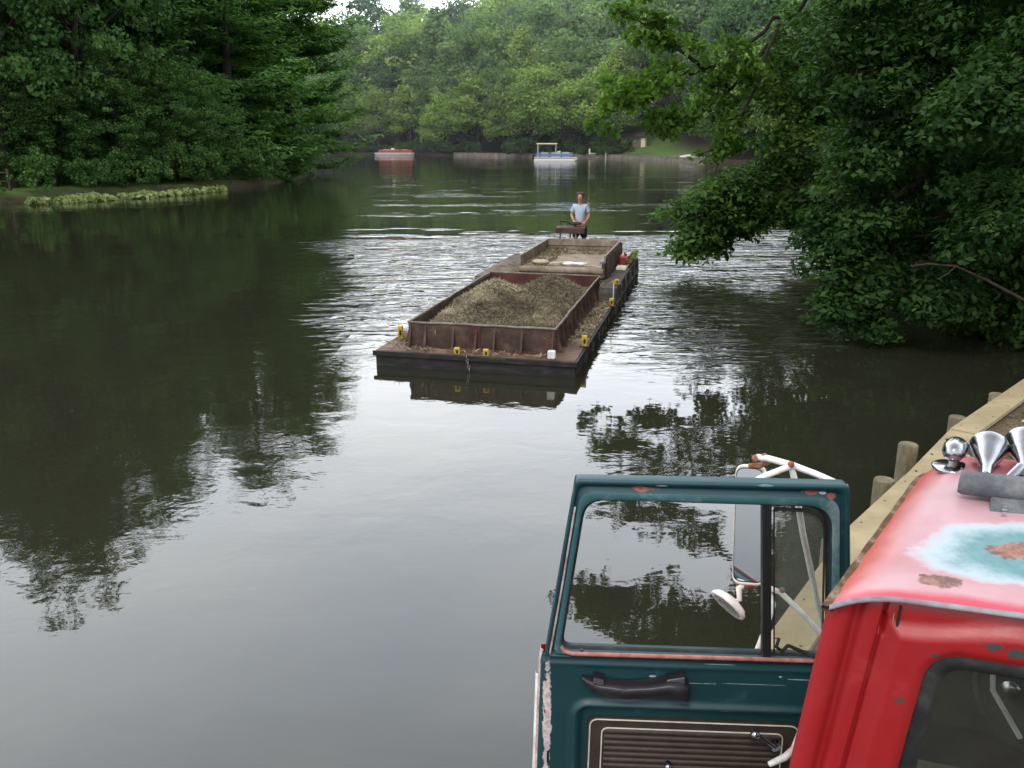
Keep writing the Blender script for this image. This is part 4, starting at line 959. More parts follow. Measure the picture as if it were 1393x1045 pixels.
bbox(mb, -1.93, -1.73, ht0 - .016, ht0 - .001, ZD + .02, hz - .02); mb.build('hinge_plate', M['rust_red'], hp)
mb = MB(); bbox(mb, hs0 + .01, hs1 - .01, ht0 - .1, ht0 - .06, ZD + .001, ZD + .03); mb.build('foot_rail', M['rust_red'], hp)
# weed heap
ns_, nt_ = 70, 120
S_ = np.linspace(hs0 + .035, hs1 - .035, ns_); T_ = np.linspace(ht0 + .035, ht1 - .05, nt_); SS, TT = np.meshgrid(S_, T_)
u = (SS - hs0) / (hs1 - hs0); v_ = (TT - ht0) / (ht1 - ht0)
hh = .34 + .60 * np.exp(-((u - .34) / .22) ** 2 - ((v_ - .44) / .20) ** 2) + .50 * np.exp(-((u - .68) / .17) ** 2 - ((v_ - .70) / .13) ** 2) + .22 * np.exp(-((u - .85) / .2) ** 2 - ((v_ - .45) / .28) ** 2) + .10 * np.exp(-((u - .5) / .4) ** 2 - ((v_ - .14) / .12) ** 2)
hh -= .20 * sstep(v_, .84, .99) + .16 * sstep(u, .13, .0) * sstep(v_, .55, .1)
hh += .20 * (fbm(SS * 2.2, TT * 2.2, 5) - .5) + .05 * (fbm(SS * 9, TT * 9, 3) - .5)
HP = np.array(B0)[None, None, :] + bR * SS[..., None] + bF * TT[..., None]; HP[..., 2] = ZD + .02 + hh * .78 - .02
wp_ = thing('weed_heap', 'heap of dredged brown weed and mud filling the rusty hopper', 'heap', BW(-1.73, 3.2, ZD + .02), -ba)
grid_obj('mud', HP, M['mud'], wp_)
n = 26000; a = rsb.randint(0, ns_ - 1, n); b = rsb.randint(0, nt_ - 1, n); C_ = HP[b, a] + rsb.normal(size=(n, 3)) * np.array([.02, .02, .012]) + np.array([0, 0, .01])
bt = fbm(C_[:, 0] * 1.6, C_[:, 1] * 1.6, 3); v, f_, tn = leaf_mesh(rsb, C_, unit(rsb.normal(size=C_.shape) * .7 + np.array([0, 0, .8])), .15, .014, np.clip((bt - .3) * 1.8, 0, 1))
Mi = np.array(WM[wp_.name].inverted()); v = v @ Mi[:3, :3].T + Mi[:3, 3]
tag(link('weed_strands', mesh_np('weed_strands', v, f_, M['straw'], attrs={'tint': tn}), wp_), kind='stuff')
# tray
ty = thing('dump_tray', 'shallow empty tan dump tray resting on the barge stern', 'tray', BW(-1.38, 8, ZR), -ba)
s0, s1, t0, t1 = -2.42, -.37, 6.4, 9.85; zf = .80; zr = 1.13
mb = MB(); bbox(mb, s0 + .05, s1 - .05, t0 + .05, t1 - .05, zf - .05, zf); mb.build('floor', M['tan_metal'], ty)
mb = MB(); bbox(mb, s0, s0 + .05, t0, t1, zf - .08, zr); mb.build('side_wall', M['tan_metal'], ty, .008)
mb = MB(); bbox(mb, s1 - .05, s1, t0 + .3, t1, zf - .08, zr); mb.build('side_wall', M['tan_metal'], ty, .008)
mb = MB(); bbox(mb, s1, s1 + .012, t0 + .25, t1, zf - .2, zr - .03)
for k in range(8): bbox(mb, s1 + .012, s1 + .06, t0 + .4 + k * .42, t0 + .46 + k * .42, zf - .2, zr - .04)
mb.build('side_skin', M['tray_out'], ty)
mb = MB(); bbox(mb, s0 + .05, s1 - .05, t1 - .05, t1, zf - .08, zr + .02); bbox(mb, s0 + .05, s1 - .05, t1 - .08, t1 - .05, zf + .18, zf + .21); mb.build('back_wall', M['tan_metal'], ty, .008)
mb = MB(); mb.tube([BW(s0 + .02, t0 + .03, zf + .0), BW(s1 - .02, t0 + .03, zf + .0)], .085, 12); bbox(mb, s0 + .02, s1 - .02, t0 + .0, t0 + .05, zf - .16, zf - .04); mb.build('front_lip', M['tan_metal'], ty)
mb = MB(); bbox(mb, s1 - .06, s1 + .02, t0 - .02, t0 + .32, zf - .15, zf + .2); mb.build('corner_post', M['tray_out'], ty, .02)
mb = MB(); bbox(mb, s0 + .35, s1 - .35, t0 + .2, t1 - .2, ZR, zf - .052); mb.build('subframe', M['rust_red'], ty)
# silt in the tray
SS, TT = np.meshgrid(np.linspace(s0 + .06, s1 - .06, 50), np.linspace(t0 + .1, t1 - .06, 80))
hh = .012 + .10 * sstep(SS, s0 + .5, s0 + .05) * fbm(SS * 4, TT * 2) + .10 * sstep(TT, t1 - .5, t1 - .06) * fbm(SS * 3 + 4, TT * 3) + .03 * (fbm(SS * 5, TT * 5) - .45)
HP2 = np.array(B0)[None, None, :] + bR * SS[..., None] + bF * TT[..., None]; HP2[..., 2] = zf + hh
M['silt'] = rustmat('silt', (.14, .10, .07), (.27, .21, .155), (.36, .30, .235), 2.5, .95, .01)
tag(grid_obj('silt_layer', HP2, M['silt'], None), 'thin layer of pale silt spread over the floor of the tan tray', 'silt')
C_ = HP2[rsb.randint(0, 80, 700), rsb.randint(0, 14, 700)] + np.array([0, 0, .02]); C_ = np.vstack([C_, HP2[rsb.randint(66, 80, 500), rsb.randint(0, 50, 500)] + np.array([0, 0, .02])])
v, f_, tn = leaf_mesh(rsb, C_, unit(rsb.normal(size=C_.shape) * .6 + np.array([0, 0, .8])), .16, .02, rsb.rand(len(C_)))
tag(link('dried_weed', mesh_np('dried_weed', v, f_, M['straw'], attrs={'tint': tn})), 'dried weed strands caught along the tray walls', 'weed', kind='stuff')
# ropes and hoses
def coil(s, t, r, turns, z, mat, rad, name, lab, sq=.7, seed=1):
    q = random.Random(seed); pts = []
    for i in range(int(turns * 18) + 1):
        a = i * 2 * math.pi / 18; rr = r * (1 + .12 * math.sin(a * .37 + seed)) ; pts.append(BW(s + rr * math.cos(a) + .02 * math.sin(a * 1.7), t + sq * rr * math.sin(a), z + .012 * (i / 18) + .006 * q.random()))
    tag(MB().tube(pts, rad, 6).build(name, mat, None), lab, name)
coil(-1.62, 6.95, .13, 3.2, zf + .06, M['rope'], .022, 'rope', 'coil of pale rope at the front of the tray, left of the hose', seed=1)
coil(-1.32, 7.0, .15, 2.6, zf + .06, M['white_worn'], .024, 'hose', 'loops of cream hose in the middle of the tray front', seed=2)
coil(-1.02, 7.0, .13, 3, zf + .06, M['white_worn'], .020, 'rope', 'white rope loops at the right of the hose in the tray', seed=3)
pts = [BW(-1.05 + .1 * k + .03 * math.sin(k * 2), 6.95 - .03 * k + .05 * math.cos(k * 1.6), zf + .06) for k in range(7)]
tag(MB().tube(pts, .014, 6).build('rope', M['rope'], None), 'loose end of brown rope trailing right across the tray floor', 'rope')
mb = MB(); L = []
for i in range(9):
    L.append([tuple(np.array(BW(-2.0 + .22 * math.cos(2 * math.pi * k / 12) * math.sin(math.pi * (i + .4) / 9), 6.95 + .16 * math.sin(2 * math.pi * k / 12) * math.sin(math.pi * (i + .4) / 9), zf + .05 + .06 * math.cos(math.pi * (i + .4) / 9) + .06))) for k in range(12)])
mb.loops(L); tag(mb.build('sack', M['rope'], None), 'crumpled tan sack lying at the left front of the tray', 'sack')
tag(MB().tube([BW(-.62, 7.55, zf + .05), BW(-.5, 7.6, zf + .08), BW(-.44, 7.5, zf + .06)], .03, 8).build('glove', M['blue_rail'], None), 'small blue rag on the right side of the tray floor', 'rag')
# red can, boards at the stern right
x, y, z = BW(-.16, 9.0, ZR)
c = thing('fuel_can', 'red fuel can on the stern deck right of the tray', 'fuel can', (x, y, z), -ba)
MB().box((x, y, z + .14), (.27, .42, .27), rz=-ba).build('body', M['red_plastic'], c, .05)
MB().tube([(x, y - .1, z + .28), (x, y - .1, z + .33), (x, y + .1, z + .33), (x, y + .1, z + .28)], .015, 6).build('handle', M['red_plastic'], c)
MB().lathe([(.03, .27), (.03, .32), (.0, .32)], (x, y - .16, z), n=10).build('cap', M['black'], c)
mb = MB(); bbox(mb, -.28, -.02, 8.05, 8.5, ZR + .002, ZR + .07); tag(mb.build('board', M['cream'], None, .01), 'pale board lying on the stern deck in front of the red can', 'board')
mb = MB(); bbox(mb, -.06, .0, 8.3, 10.2, ZR + .002, ZR + .08); tag(mb.build('timber_rail', M['rim'], None, .01), 'grey timber laid along the right stern edge', 'timber')
C_ = np.array([BW(rsb.uniform(-.1, .05), rsb.uniform(8.7, 10.5), ZR + .1 + .1 * rsb.rand()) for _ in range(260)])
v, f_, tn = leaf_mesh(rsb, C_, unit(rsb.normal(size=C_.shape)), .10, .04, rsb.rand(len(C_)))
tag(link('leafy_debris', mesh_np('leafy_debris', v, f_, M['lily'], attrs={'tint': tn})), 'clump of yellow green weed caught on the right stern corner', 'weed', kind='stuff')
# control stand
cs = thing('control_stand', 'steering stand with brown box and grey legs in front of the standing man', 'control stand', BW(-1.85, 10.2, ZR), -ba)
def CS(a, b, z): return BW(-1.80 + a, 10.25 - b, ZR + z)
mb = MB(); mb.hexa([CS(-.40, .15, .66), CS(.38, .15, .66), CS(.38, -.15, .66), CS(-.40, -.15, .66)], [CS(-.43, .17, .82), CS(.41, .17, .82), CS(.38, -.15, .86), CS(-.40, -.15, .86)]); mb.build('box', M['rust'], cs, .015)
for a, a2 in ((-.30, -.36), (-.02, -.05), (.14, .17)): MB().tube([CS(a, .05, .66), CS(a2, .08, 0)], .028, 8).build('leg', M['grey_metal'], cs)
MB().tube([CS(-.34, .08, .14), CS(-.36, .08, .3), CS(-.22, .08, .45), CS(.02, .08, .52)], .022, 8).build('brace', M['grey_metal'], cs)
MB().tube([CS(.1 + .17 * math.cos(q), -.02 + .06 * math.sin(q), .93 + .03 * math.sin(q)) for q in [2 * math.pi * i / 20 for i in range(21)]], .018, 6, cap=False).tube([CS(.1, -.02, .84), CS(.1, -.02, .93)], .03, 8).build('steering_wheel', M['black'], cs)
MB().tube([CS(-.28, .0, .86), CS(-.3, -.02, 1.0)], .02, 6).tube([CS(-.12, .0, .86), CS(-.1, -.03, .98)], .018, 6).tube([CS(-.32, -.02, 1.0), CS(-.05, -.02, .98)], .022, 6).build('lever', M['black'], cs)

# ------------------------------------------------------------------ the man at the controls
px0 = BL(787, 345, ZR)[0]
pc = (-1.60, 10.55)
person = thing('person', 'man with brown hair in light grey T-shirt and dark shorts standing at the barge controls', 'person', BW(pc[0], pc[1], ZR), -ba)
def PW(a, b, z): return Vector(BW(pc[0] + a, pc[1] - b, ZR + z))    # a to the photo's right, b toward the camera
def skin(name, nodes, edges, mat, parent, sub=2, root=0):
    inv = WM[parent.name].inverted(); me = bpy.data.meshes.new(name)
    me.from_pydata([tuple(inv @ PW(*n[:3])) for n in nodes], edges, []); me.update()
    o = link(name, me, parent); md = o.modifiers.new('skin', 'SKIN'); md.use_smooth_shade = True
    if not me.skin_vertices: raise RuntimeError('no skin layer')
    for i, n in enumerate(nodes):
        r = n[3]; me.skin_vertices[0].data[i].radius = (r, n[4] if len(n) > 4 else r); me.skin_vertices[0].data[i].use_root = (i == root)
    s = o.modifiers.new('sub', 'SUBSURF'); s.levels = sub; s.render_levels = sub
    me.materials.append(mat); return o
nodes = []; edges = []
def nd(a, b, z, r, r2=None, to=None):
    nodes.append((a, b, z, r, r2 or r)); i = len(nodes) - 1
    if to is not None: edges.append((to, i))
    return i
pel = nd(0, 0, .93, .13); sp = nd(0, .01, 1.10, .12, to=pel); ch = nd(0, .01, 1.29, .135, to=sp); nb = nd(0, .03, 1.43, .07, to=ch); nk = nd(0, .06, 1.50, .052, to=nb)
h1 = nd(0, .09, 1.575, .075, to=nk); h2 = nd(0, .085, 1.665, .090, to=h1); h3 = nd(0, .07, 1.715, .066, to=h2); nose = nd(0, .185, 1.615, .012, to=h2)
for sgn in (-1, 1):
    sh = nd(sgn * .175, .0, 1.39, .062, to=ch); el = nd(sgn * .255, -.02 if sgn < 0 else .0, 1.13, .042, to=sh); wr = nd(sgn * (.15 if sgn < 0 else .19), .19, .985, .027, to=el)
    pm = nd(sgn * (.115 if sgn < 0 else .165), .245, .965, .030, to=wr)
    for f in range(4):
        k1 = nd(sgn * (.135 if sgn < 0 else .185) - sgn * .024 * f, .285, .965 - .004 * f, .0105, to=pm); k2 = nd(sgn * (.13 if sgn < 0 else .18) - sgn * .024 * f, .315, .945, .0095, to=k1); nd(sgn * (.13 if sgn < 0 else .18) - sgn * .023 * f, .318 - .004 * f, .918, .008, to=k2)
    t1_ = nd(sgn * .075, .235, .955, .012, to=pm); nd(sgn * .06, .262, .94, .009, to=t1_)
    hp_ = nd(sgn * .10, .0, .84, .095, to=pel); kn = nd(sgn * .12, .03, .48, .06, to=hp_); ca = nd(sgn * .125, -.01, .33, .056, to=kn); an = nd(sgn * .13, .0, .09, .038, to=ca); nd(sgn * .15, .15, .045, .036, to=an)
skin('body', nodes, edges, M['skin'], person)
nodes = []; edges = []
a0 = nd(0, 0, .90, .155, .135); a1 = nd(0, .01, 1.05, .15, .13, to=a0); a2 = nd(0, .01, 1.20, .155, .14, to=a1); a3 = nd(0, .01, 1.33, .16, .14, to=a2); a4 = nd(0, .02, 1.415, .10, .09, to=a3)
for sgn in (-1, 1):
    s_ = nd(sgn * .17, .0, 1.385, .08, to=a3); nd(sgn * .215, -.005, 1.27, .074, to=s_); nd(sgn * .232, -.008, 1.20, .074, to=len(nodes) - 1)
skin('shirt', nodes, edges, M['shirt'], person)
nodes = []; edges = []
a0 = nd(0, 0, .92, .145, .125)
for sgn in (-1, 1): b0_ = nd(sgn * .10, .0, .80, .115, to=a0); nd(sgn * .115, .02, .60, .105, to=b0_); nd(sgn * .12, .025, .50, .10, to=len(nodes) - 1)
skin('shorts', nodes, edges, M['shorts'], person)
nodes = []; edges = []
a0 = nd(0, .03, 1.70, .108); a1 = nd(0, .10, 1.755, .082, to=a0); nd(0, -.01, 1.63, .094, to=a0); nd(0, -.005, 1.55, .06, to=2)
for sgn in (-1, 1): b1 = nd(sgn * .065, .07, 1.69, .055, to=a0); nd(sgn * .092, .06, 1.61, .036, to=b1)
skin('hair', nodes, edges, M['hair'], person)
for sgn in (-1, 1):
    c = PW(sgn * .032, .158, 1.645); MB().lathe([(.001, -.012), (.009, -.008), (.012, 0), (.009, .008), (.001, .012)], c, n=8).build('eye', M['black'], person)
    MB().tube([PW(sgn * .128 - .01, .02, .0), PW(sgn * .135, .0, .03), PW(sgn * .145, .12, .03), PW(sgn * .15, .2, .02)], [.045, .055, .05, .04], 8).build('shoe', M['black'], person)
MB().tube([PW(-.028, .166, 1.572), PW(0, .173, 1.570), PW(.028, .166, 1.572)], .006, 5).build('mouth', M['rust_red'], person)
for sgn in (-1, 1): MB().lathe([(.001, -.012), (.02, -.008), (.022, .004), (.012, .012)], PW(sgn * .088, .07, 1.63), axis=(1, 0, 0), n=8).build('ear', M['skin'], person)
# ------------------------------------------------------------------ truck
R0 = at_z(1130, 820, 2.8); hdg = R_(36.5); rr_ = R_(18)
fV = np.array([math.sin(hdg), math.cos(hdg), 0]); rV = np.array([math.cos(rr_), -math.sin(rr_), 0]); nW = np.array([-math.sin(rr_), -math.cos(rr_), 0])  # nW: out of the rear wall
def CW(s, t, z): q = R0 + rV * s + fV * t; return np.array([q[0], q[1], 2.8 + z])
def RP_(px, py, off=0.0):   # pixel on the rear wall plane -> (s, z)
    p = at_plane(px, py, R0 + nW * off, nW); return float((p - R0) @ rV), float(p[2] - 2.8)
tk = thing('pickup_truck', 'old red truck with faded roof and green patch, its driver door open toward the water', 'truck', (float(R0[0]), float(R0[1]), .45), -hdg)

def paintmat(name, base, dark, worn, rust, amt=.62, rough=.32, spots=26):
    m, nt, o = newmat(name)
    n1 = noise(nt, 1.3, 5, .6); n2 = noise(nt, spots, 6, .75); n3 = noise(nt, 4, 5, .7, dist=.5)
    c = ramp(nt, n1, [(.3, dark), (.7, base)])
    c = mixc(nt, ramp(nt, n3, [(amt, (0, 0, 0)), (amt + .12, (.55, .55, .55))]), c, worn)
    s1 = mth(nt, 'MULTIPLY', ramp(nt, n2, [(.66, (0, 0, 0)), (.69, (1, 1, 1))]), ramp(nt, n3, [(.52, (0, 0, 0)), (.60, (1, 1, 1))]))
    c = mixc(nt, s1, c, rust)
    prin(nt, o, c, ramp(nt, n3, [(.3, (rough,) * 3), (.7, (rough + .2,) * 3)]), 0, .5, bump(nt, n3, .0015)); return m
M['red'] = paintmat('red_paint', (.34, .010, .012), (.25, .009, .011), (.38, .035, .032), (.05, .02, .015))
M['teal'] = paintmat('teal_paint', (.008, .050, .058), (.005, .032, .040), (.05, .13, .14), (.13, .05, .03), .60, .35, 18)
M['teal_highlight'] = paintmat('teal_highlight', (.04, .12, .13), (.02, .08, .09), (.26, .30, .30), (.28, .09, .05), .48, .4, 12)
M['jamb'] = rustmat('jamb_worn', (.30, .10, .08), (.50, .42, .40), (.62, .58, .56), 9, .6, .002)
M['rust_edge'] = rustmat('rust_edge', (.04, .022, .014), (.12, .06, .03), (.34, .27, .20), 14, .9, .003)
M['rubber'] = rustmat('rubber', (.008, .008, .008), (.018, .018, .018), (.05, .05, .045), 12, .75, .002)
M['chrome'] = simple('chrome', (.38, .38, .40), .2, 1.0, .25, 20)
M['cast'] = rustmat('cast_grey', (.05, .055, .06), (.11, .115, .12), (.2, .2, .2), 14, .55, .001)
M['chrome_dull'] = simple('chrome_dull', (.55, .55, .55), .3, 1.0, .3, 15)
M['white_tube'] = rustmat('white_tube', (.55, .40, .30), (.78, .77, .75), (.84, .84, .83), 7, .45, .001)
M['rust_joint'] = rustmat('rust_joint', (.10, .03, .015), (.25, .09, .04), (.5, .35, .28), 20, .8, .002)
M['dark_in'] = simple('dark_interior', (.06, .062, .045), .8, 0, .4, 5)
M['seat'] = simple('seat_vinyl', (.08, .085, .05), .55, 0, .3, 6)
M['card'] = simple('door_card', (.045, .03, .022), .55, 0, .35, 14, .002)
M['piping'] = simple('piping', (.62, .60, .52), .5, 0, .25, 20)
M['lip'] = rustmat('lip_chipped', (.26, .03, .05), (.17, .20, .22), (.30, .33, .34), 3.5, .5, .001, (1, 1, 6))
M['sill'] = rustmat('sill_strip', (.16, .06, .04), (.40, .16, .13), (.50, .30, .27), 9, .7, .001)
def glassmat(name, tint, dirt, dirtcol, refl=.06):
    m, nt, o = newmat(name)
    tr = N(nt, 'ShaderNodeBsdfTransparent', Color=(*tint, 1)); gl = N(nt, 'ShaderNodeBsdfGlossy', Color=(1, 1, 1, 1), Roughness=.03)
    fr = N(nt, 'ShaderNodeFresnel', IOR=1.5); mx = nt.nodes.new('ShaderNodeMixShader')
    nt.links.new(mth(nt, 'ADD', fr.outputs[0], refl - .04), mx.inputs[0]); nt.links.new(tr.outputs[0], mx.inputs[1]); nt.links.new(gl.outputs[0], mx.inputs[2])
    df = N(nt, 'ShaderNodeBsdfDiffuse', Color=(*dirtcol, 1)); m2 = nt.nodes.new('ShaderNodeMixShader')
    nt.links.new(mth(nt, 'MULTIPLY', ramp(nt, noise(nt, 9, 6, .7), [(.3, (.35,) * 3), (.75, (1, 1, 1))]), dirt), m2.inputs[0])
    nt.links.new(mx.outputs[0], m2.inputs[1]); nt.links.new(df.outputs[0], m2.inputs[2]); nt.links.new(m2.outputs[0], o.inputs[0]); return m
M['glass'] = glassmat('window_glass', (.62, .66, .60), .10, (.2, .2, .17))
M['vent_glass'] = glassmat('vent_glass', (.80, .82, .78), .42, (.22, .23, .21), .05)
m, nt, o = newmat('mirror'); prin(nt, o, (.8, .8, .8), .02, 1.0); M['mirror'] = m

def roof_z(s, t):
    x = np.minimum(s, 1.66 - s); side = 1 - (1 - np.clip(x / .17, 0, 1)) ** 2.6
    rear = .72 + .28 * (1 - (1 - np.clip((t + .012) / .09, 0, 1)) ** 2)
    return .058 * side * rear + .030 * sstep(t, 0, .7) * side + .012 * np.sin(np.clip(s / 1.66, 0, 1) * math.pi) - .12 * np.clip((t - .86) / .2, 0, 1) ** 2 * side

# --- rear wall of the cab: pressed steel sheet with pillar creases and a raised window surround
def edge_s(z): return np.where(z > -.457, .046 * z / .457, -.046 + (z + .457) * .05)   # left silhouette in s
zs = np.concatenate([np.linspace(.055, -.70, 110), np.linspace(-.72, -1.75, 22)])
xo = np.concatenate([np.linspace(0, .27, 90), np.linspace(.275, 1.40, 60), np.linspace(1.405, 1.62, 30)])
XX, ZZ = np.meshgrid(xo, zs)
def rbox(x, z, x0, x1, z0, z1, r):   # signed distance to a rounded rectangle
    cx, cz = (x0 + x1) / 2, (z0 + z1) / 2; qx = np.abs(x - cx) - ((x1 - x0) / 2 - r); qz = np.abs(z - cz) - ((z1 - z0) / 2 - r)
    return np.hypot(np.maximum(qx, 0), np.maximum(qz, 0)) + np.minimum(np.maximum(qx, qz), 0) - r
wx0, wx1, wz0, wz1 = .228, 1.40, -.66, -.083
dW = rbox(XX, ZZ, wx0, wx1, wz0, wz1, .055)
topz = -.030 + .035 * sstep(XX, .15, .4)
dP = rbox(XX, ZZ, .135, 1.49, -.80, 10, .01); dP = np.maximum(dP, ZZ - topz)
corner = np.where(XX < .035, -(.035 - np.sqrt(np.maximum(.035 ** 2 - (.035 - XX) ** 2, 0))), 0)
off = corner - .020 * np.exp(-((XX - .060) / .013) ** 2) - .016 * np.exp(-((XX - .113) / .004) ** 2) + .022 * sstep(-dP, -.014, .022) - .012 * sstep(-dW, -.03, .0)
off += -.010 * sstep(ZZ, -.0, .05) + .012 * sstep(-.62, ZZ, ZZ + .01) * 0
sl = rbox(XX, ZZ, .112 + .0, .121, -.058, -.012, .004); off -= .012 * sstep(-sl, -.004, .002)
ZZ = np.minimum(ZZ, roof_z(np.maximum(XX + edge_s(ZZ), 0), np.full(XX.shape, -.012)) - .016)
SS_ = XX + edge_s(ZZ)
P = R0[None, None, :] + rV * SS_[..., None] + nW * off[..., None]; P[..., 2] = 2.8 + ZZ + .0
cxm = (xo[:-1] + xo[1:]) / 2; czm = (zs[:-1] + zs[1:]) / 2; CX, CZ = np.meshgrid(cxm, czm)
mask = rbox(CX, CZ, wx0, wx1, wz0, wz1, .055) > -.004
mr_ = M['red'].copy(); mr_.name = 'red_paint_chipped'; nt = mr_.node_tree; M['red_wall'] = mr_
pb = [n for n in nt.nodes if n.type == 'BSDF_PRINCIPLED'][0]; src = pb.inputs['Base Color'].links[0].from_socket
at = N(nt, 'ShaderNodeAttribute', _attribute_name='st'); sp_ = nt.nodes.new('ShaderNodeSeparateXYZ'); nt.links.new(at.outputs['Vector'], sp_.inputs[0])
nA = noise(nt, 22, 5, .7)
for px, py, a_, b_, wob in ((1347, 872, .020, .009, 5), (1379, 880, .016, .010, 5), (1222, 945, .010, .008, 4), (1236, 1000, .010, .012, 6), (1270, 885, .012, .004, 4), (1330, 868, .006, .004, 3)):
    s1, z1 = RP_(px, py)
    a = mth(nt, 'DIVIDE', mth(nt, 'SUBTRACT', sp_.outputs[0], s1), a_); b = mth(nt, 'DIVIDE', mth(nt, 'SUBTRACT', sp_.outputs[1], z1), b_)
    d = mth(nt, 'ADD', mth(nt, 'SQRT', mth(nt, 'ADD', mth(nt, 'MULTIPLY', a, a), mth(nt, 'MULTIPLY', b, b))), mth(nt, 'MULTIPLY', mth(nt, 'SUBTRACT', nA, .5), wob))
    src = mixc(nt, ramp(nt, d, [(.85, (1, 1, 1)), (1.0, (0, 0, 0))]), src, (.06, .05, .045) if a_ > .011 else (.10, .04, .03))
nt.links.new(src, pb.inputs['Base Color'])
cab = grid_obj('cab_rear_wall', P, M['red_wall'], tk, mask, attrs={'st': np.stack([SS_, ZZ, ZZ * 0], -1).reshape(-1, 3)})
a_ = RP_(1226, 824); b_ = RP_(1216, 866); mb = MB(); mb.tube([CW(a_[0], 0, a_[1]) + nW * .002, CW(b_[0], 0, b_[1]) + nW * .006], [.0025, .004], 6); mb.build('seam_gap', M['rubber'], tk)
mb = MB(); mb.tube([CW(a_[0] - .012, 0, a_[1] - .02) + nW * .002, CW(b_[0] - .008, 0, b_[1]) + nW * .002], [.0015, .002], 6); mb.build('seam_rust', M['rust_joint'], tk)
# side return of the rear pillar, lower side and right wall
zz = np.linspace(-.02, -1.75, 30); rows_ = []
for t_ in (0.0, .012, .05, .10):
    rows_.append([CW(float(edge_s(z)) + .0 + (-.0 if t_ else 0), t_ + .035 - .035 * 1, z) + (np.zeros(3)) for z in zz])
A = np.array(rows_); A[0] = P[np.searchsorted(-zs, -zz).clip(0, len(zs) - 1), 0]
for i, z in enumerate(zz):
    b = CW(float(edge_s(np.array(z))), 0, z) + nW * (-.035)
    for j, t_ in enumerate((0, .02, .06, .12)): A[j, i] = b + fV * t_
grid_obj('rear_pillar', A, M['red'], tk)
mb = MB(); L = []
for z in (.05, -.10, -.65, -.9, -1.75):
    L.append([CW(1.62 + float(edge_s(np.array(z))) * 0, .03, z), CW(1.64 + .05 * (-z) * .6, .15, z), CW(1.64 + .05 * (-z) * .6, 1.05 + (.25 if z < -.6 else 0), z)])
mb.loops([L[0], L[1]], closed=False); mb.loops([L[2], L[3], L[4]], closed=False)
for k, (a, b) in enumerate(((0, .14), (.95, 1.06))): mb.hexa([CW(1.63, a, -.66), CW(1.67, a, -.66), CW(1.67, b, -.66), CW(1.63, b, -.66)], [CW(1.62, a, -.09), CW(1.66, a, -.09), CW(1.66, b, -.09), CW(1.62, b, -.09)])
mb.build('far_side', M['red'], tk)
# floor, dash, firewall, cowl
def cbox(mb, s0, s1, t0, t1, z0, z1): mb.hexa([CW(s0, t0, z0), CW(s1, t0, z0), CW(s1, t1, z0), CW(s0, t1, z0)], [CW(s0, t0, z1), CW(s1, t0, z1), CW(s1, t1, z1), CW(s0, t1, z1)]); return mb
cbox(MB(), .02, 1.62, .05, 1.35, -1.55, -1.50).build('cab_floor', M['dark_in'], tk)
mb = MB(); cbox(mb, .04, 1.60, 1.02, 1.35, -.95, -.66); cbox(mb, .04, 1.60, 1.3, 1.36, -1.5, -.66); mb.build('dashboard', M['dark_in'], tk, .03)
mb = MB(); cbox(mb, .06, 1.58, .10, .26, -1.15, -.52); cbox(mb, .06, 1.58, .10, .62, -1.22, -1.02); cbox(mb, .10, 1.54, .10, .60, -1.5, -1.22); mb.build('bench_seat', M['seat'], tk, .05, 3)
# rear inner lining above and below the glass seen through it
mb = MB(); cbox(mb, .03, 1.6, .045, .05, -1.5, -.70); mb.build('inner_rear_panel', M['dark_in'], tk)
wc = np.array(CW(.46, .80, -.60)); ax = Vector(tuple(-fV * .75 + np.array([0, 0, .66]))).normalized(); q = ax.to_track_quat('Z', 'Y').to_matrix(); mb = MB()
mb.tube([Vector(wc) + q @ Vector((.20 * math.cos(a), .20 * math.sin(a), 0)) for a in [2 * math.pi * i / 36 for i in range(37)]], .013, 8, cap=False)
for a in (.4, 2.7, 4.7): mb.tube([Vector(wc) - ax * .03, Vector(wc) + q @ Vector((.2 * math.cos(a), .2 * math.sin(a), 0))], .010, 6)
mb.tube([Vector(wc) - ax * .02, Vector(wc) - ax * .35], .02, 8); mb.build('steering_wheel', M['rubber'], tk)
MB().tube([CW(.30, .95, -.40), CW(.27, .92, -.52), CW(.30, .85, -.66), CW(.40, .80, -.78)], .008, 6).tube([CW(.36, .98, -.66), CW(.40, .93, -.60), CW(.46, .92, -.58)], .006, 6).build('reflection_arc', M['white_worn'], tk)  # pale arcs added in the cab, imitating bright reflections in the rear window
mb = MB()
for k, s_ in enumerate((.34, .46, .58, .74, .9)): mb.lathe([(.03, 0), (.032, .008), (.0, .010)], CW(s_, 1.01, -.74 + .03 * (k % 2)), axis=tuple(-fV), n=14)
mb.build('gauge', M['chrome_dull'], tk)
# pillars, windscreen, cowl, bonnet, wings, grille
for s0, s1 in ((.06, .02), (1.58, 1.62)): MB().tube([CW(s0, .98, -.02), CW(s1, 1.32, -.68)], .035, 8).build('windscreen_pillar', M['red'], tk)
mb = MB(); mb.add([CW(.08, 1.0, -.05), CW(1.56, 1.0, -.05), CW(1.6, 1.33, -.68), CW(.04, 1.33, -.68)], [(0, 1, 2, 3)]); mb.build('windscreen', M['glass'], tk)
mb = MB(); n_ = 12
for z_top, t_ in ((-.70, 1.33),): pass
L = []
for t_, zt, wd in ((1.30, -.70, .74), (1.6, -.74, .72), (2.2, -.80, .66), (2.75, -.88, .60), (2.85, -.98, .58)):
    L.append([CW(.82 - wd * math.cos(math.pi * k / 16) * (1 if True else 0), t_, -1.25 + (zt + 1.25) * (math.sin(math.pi * k / 16) ** .28)) for k in range(17)])
mb.loops(L, closed=False); mb.build('bonnet', M['red'], tk)
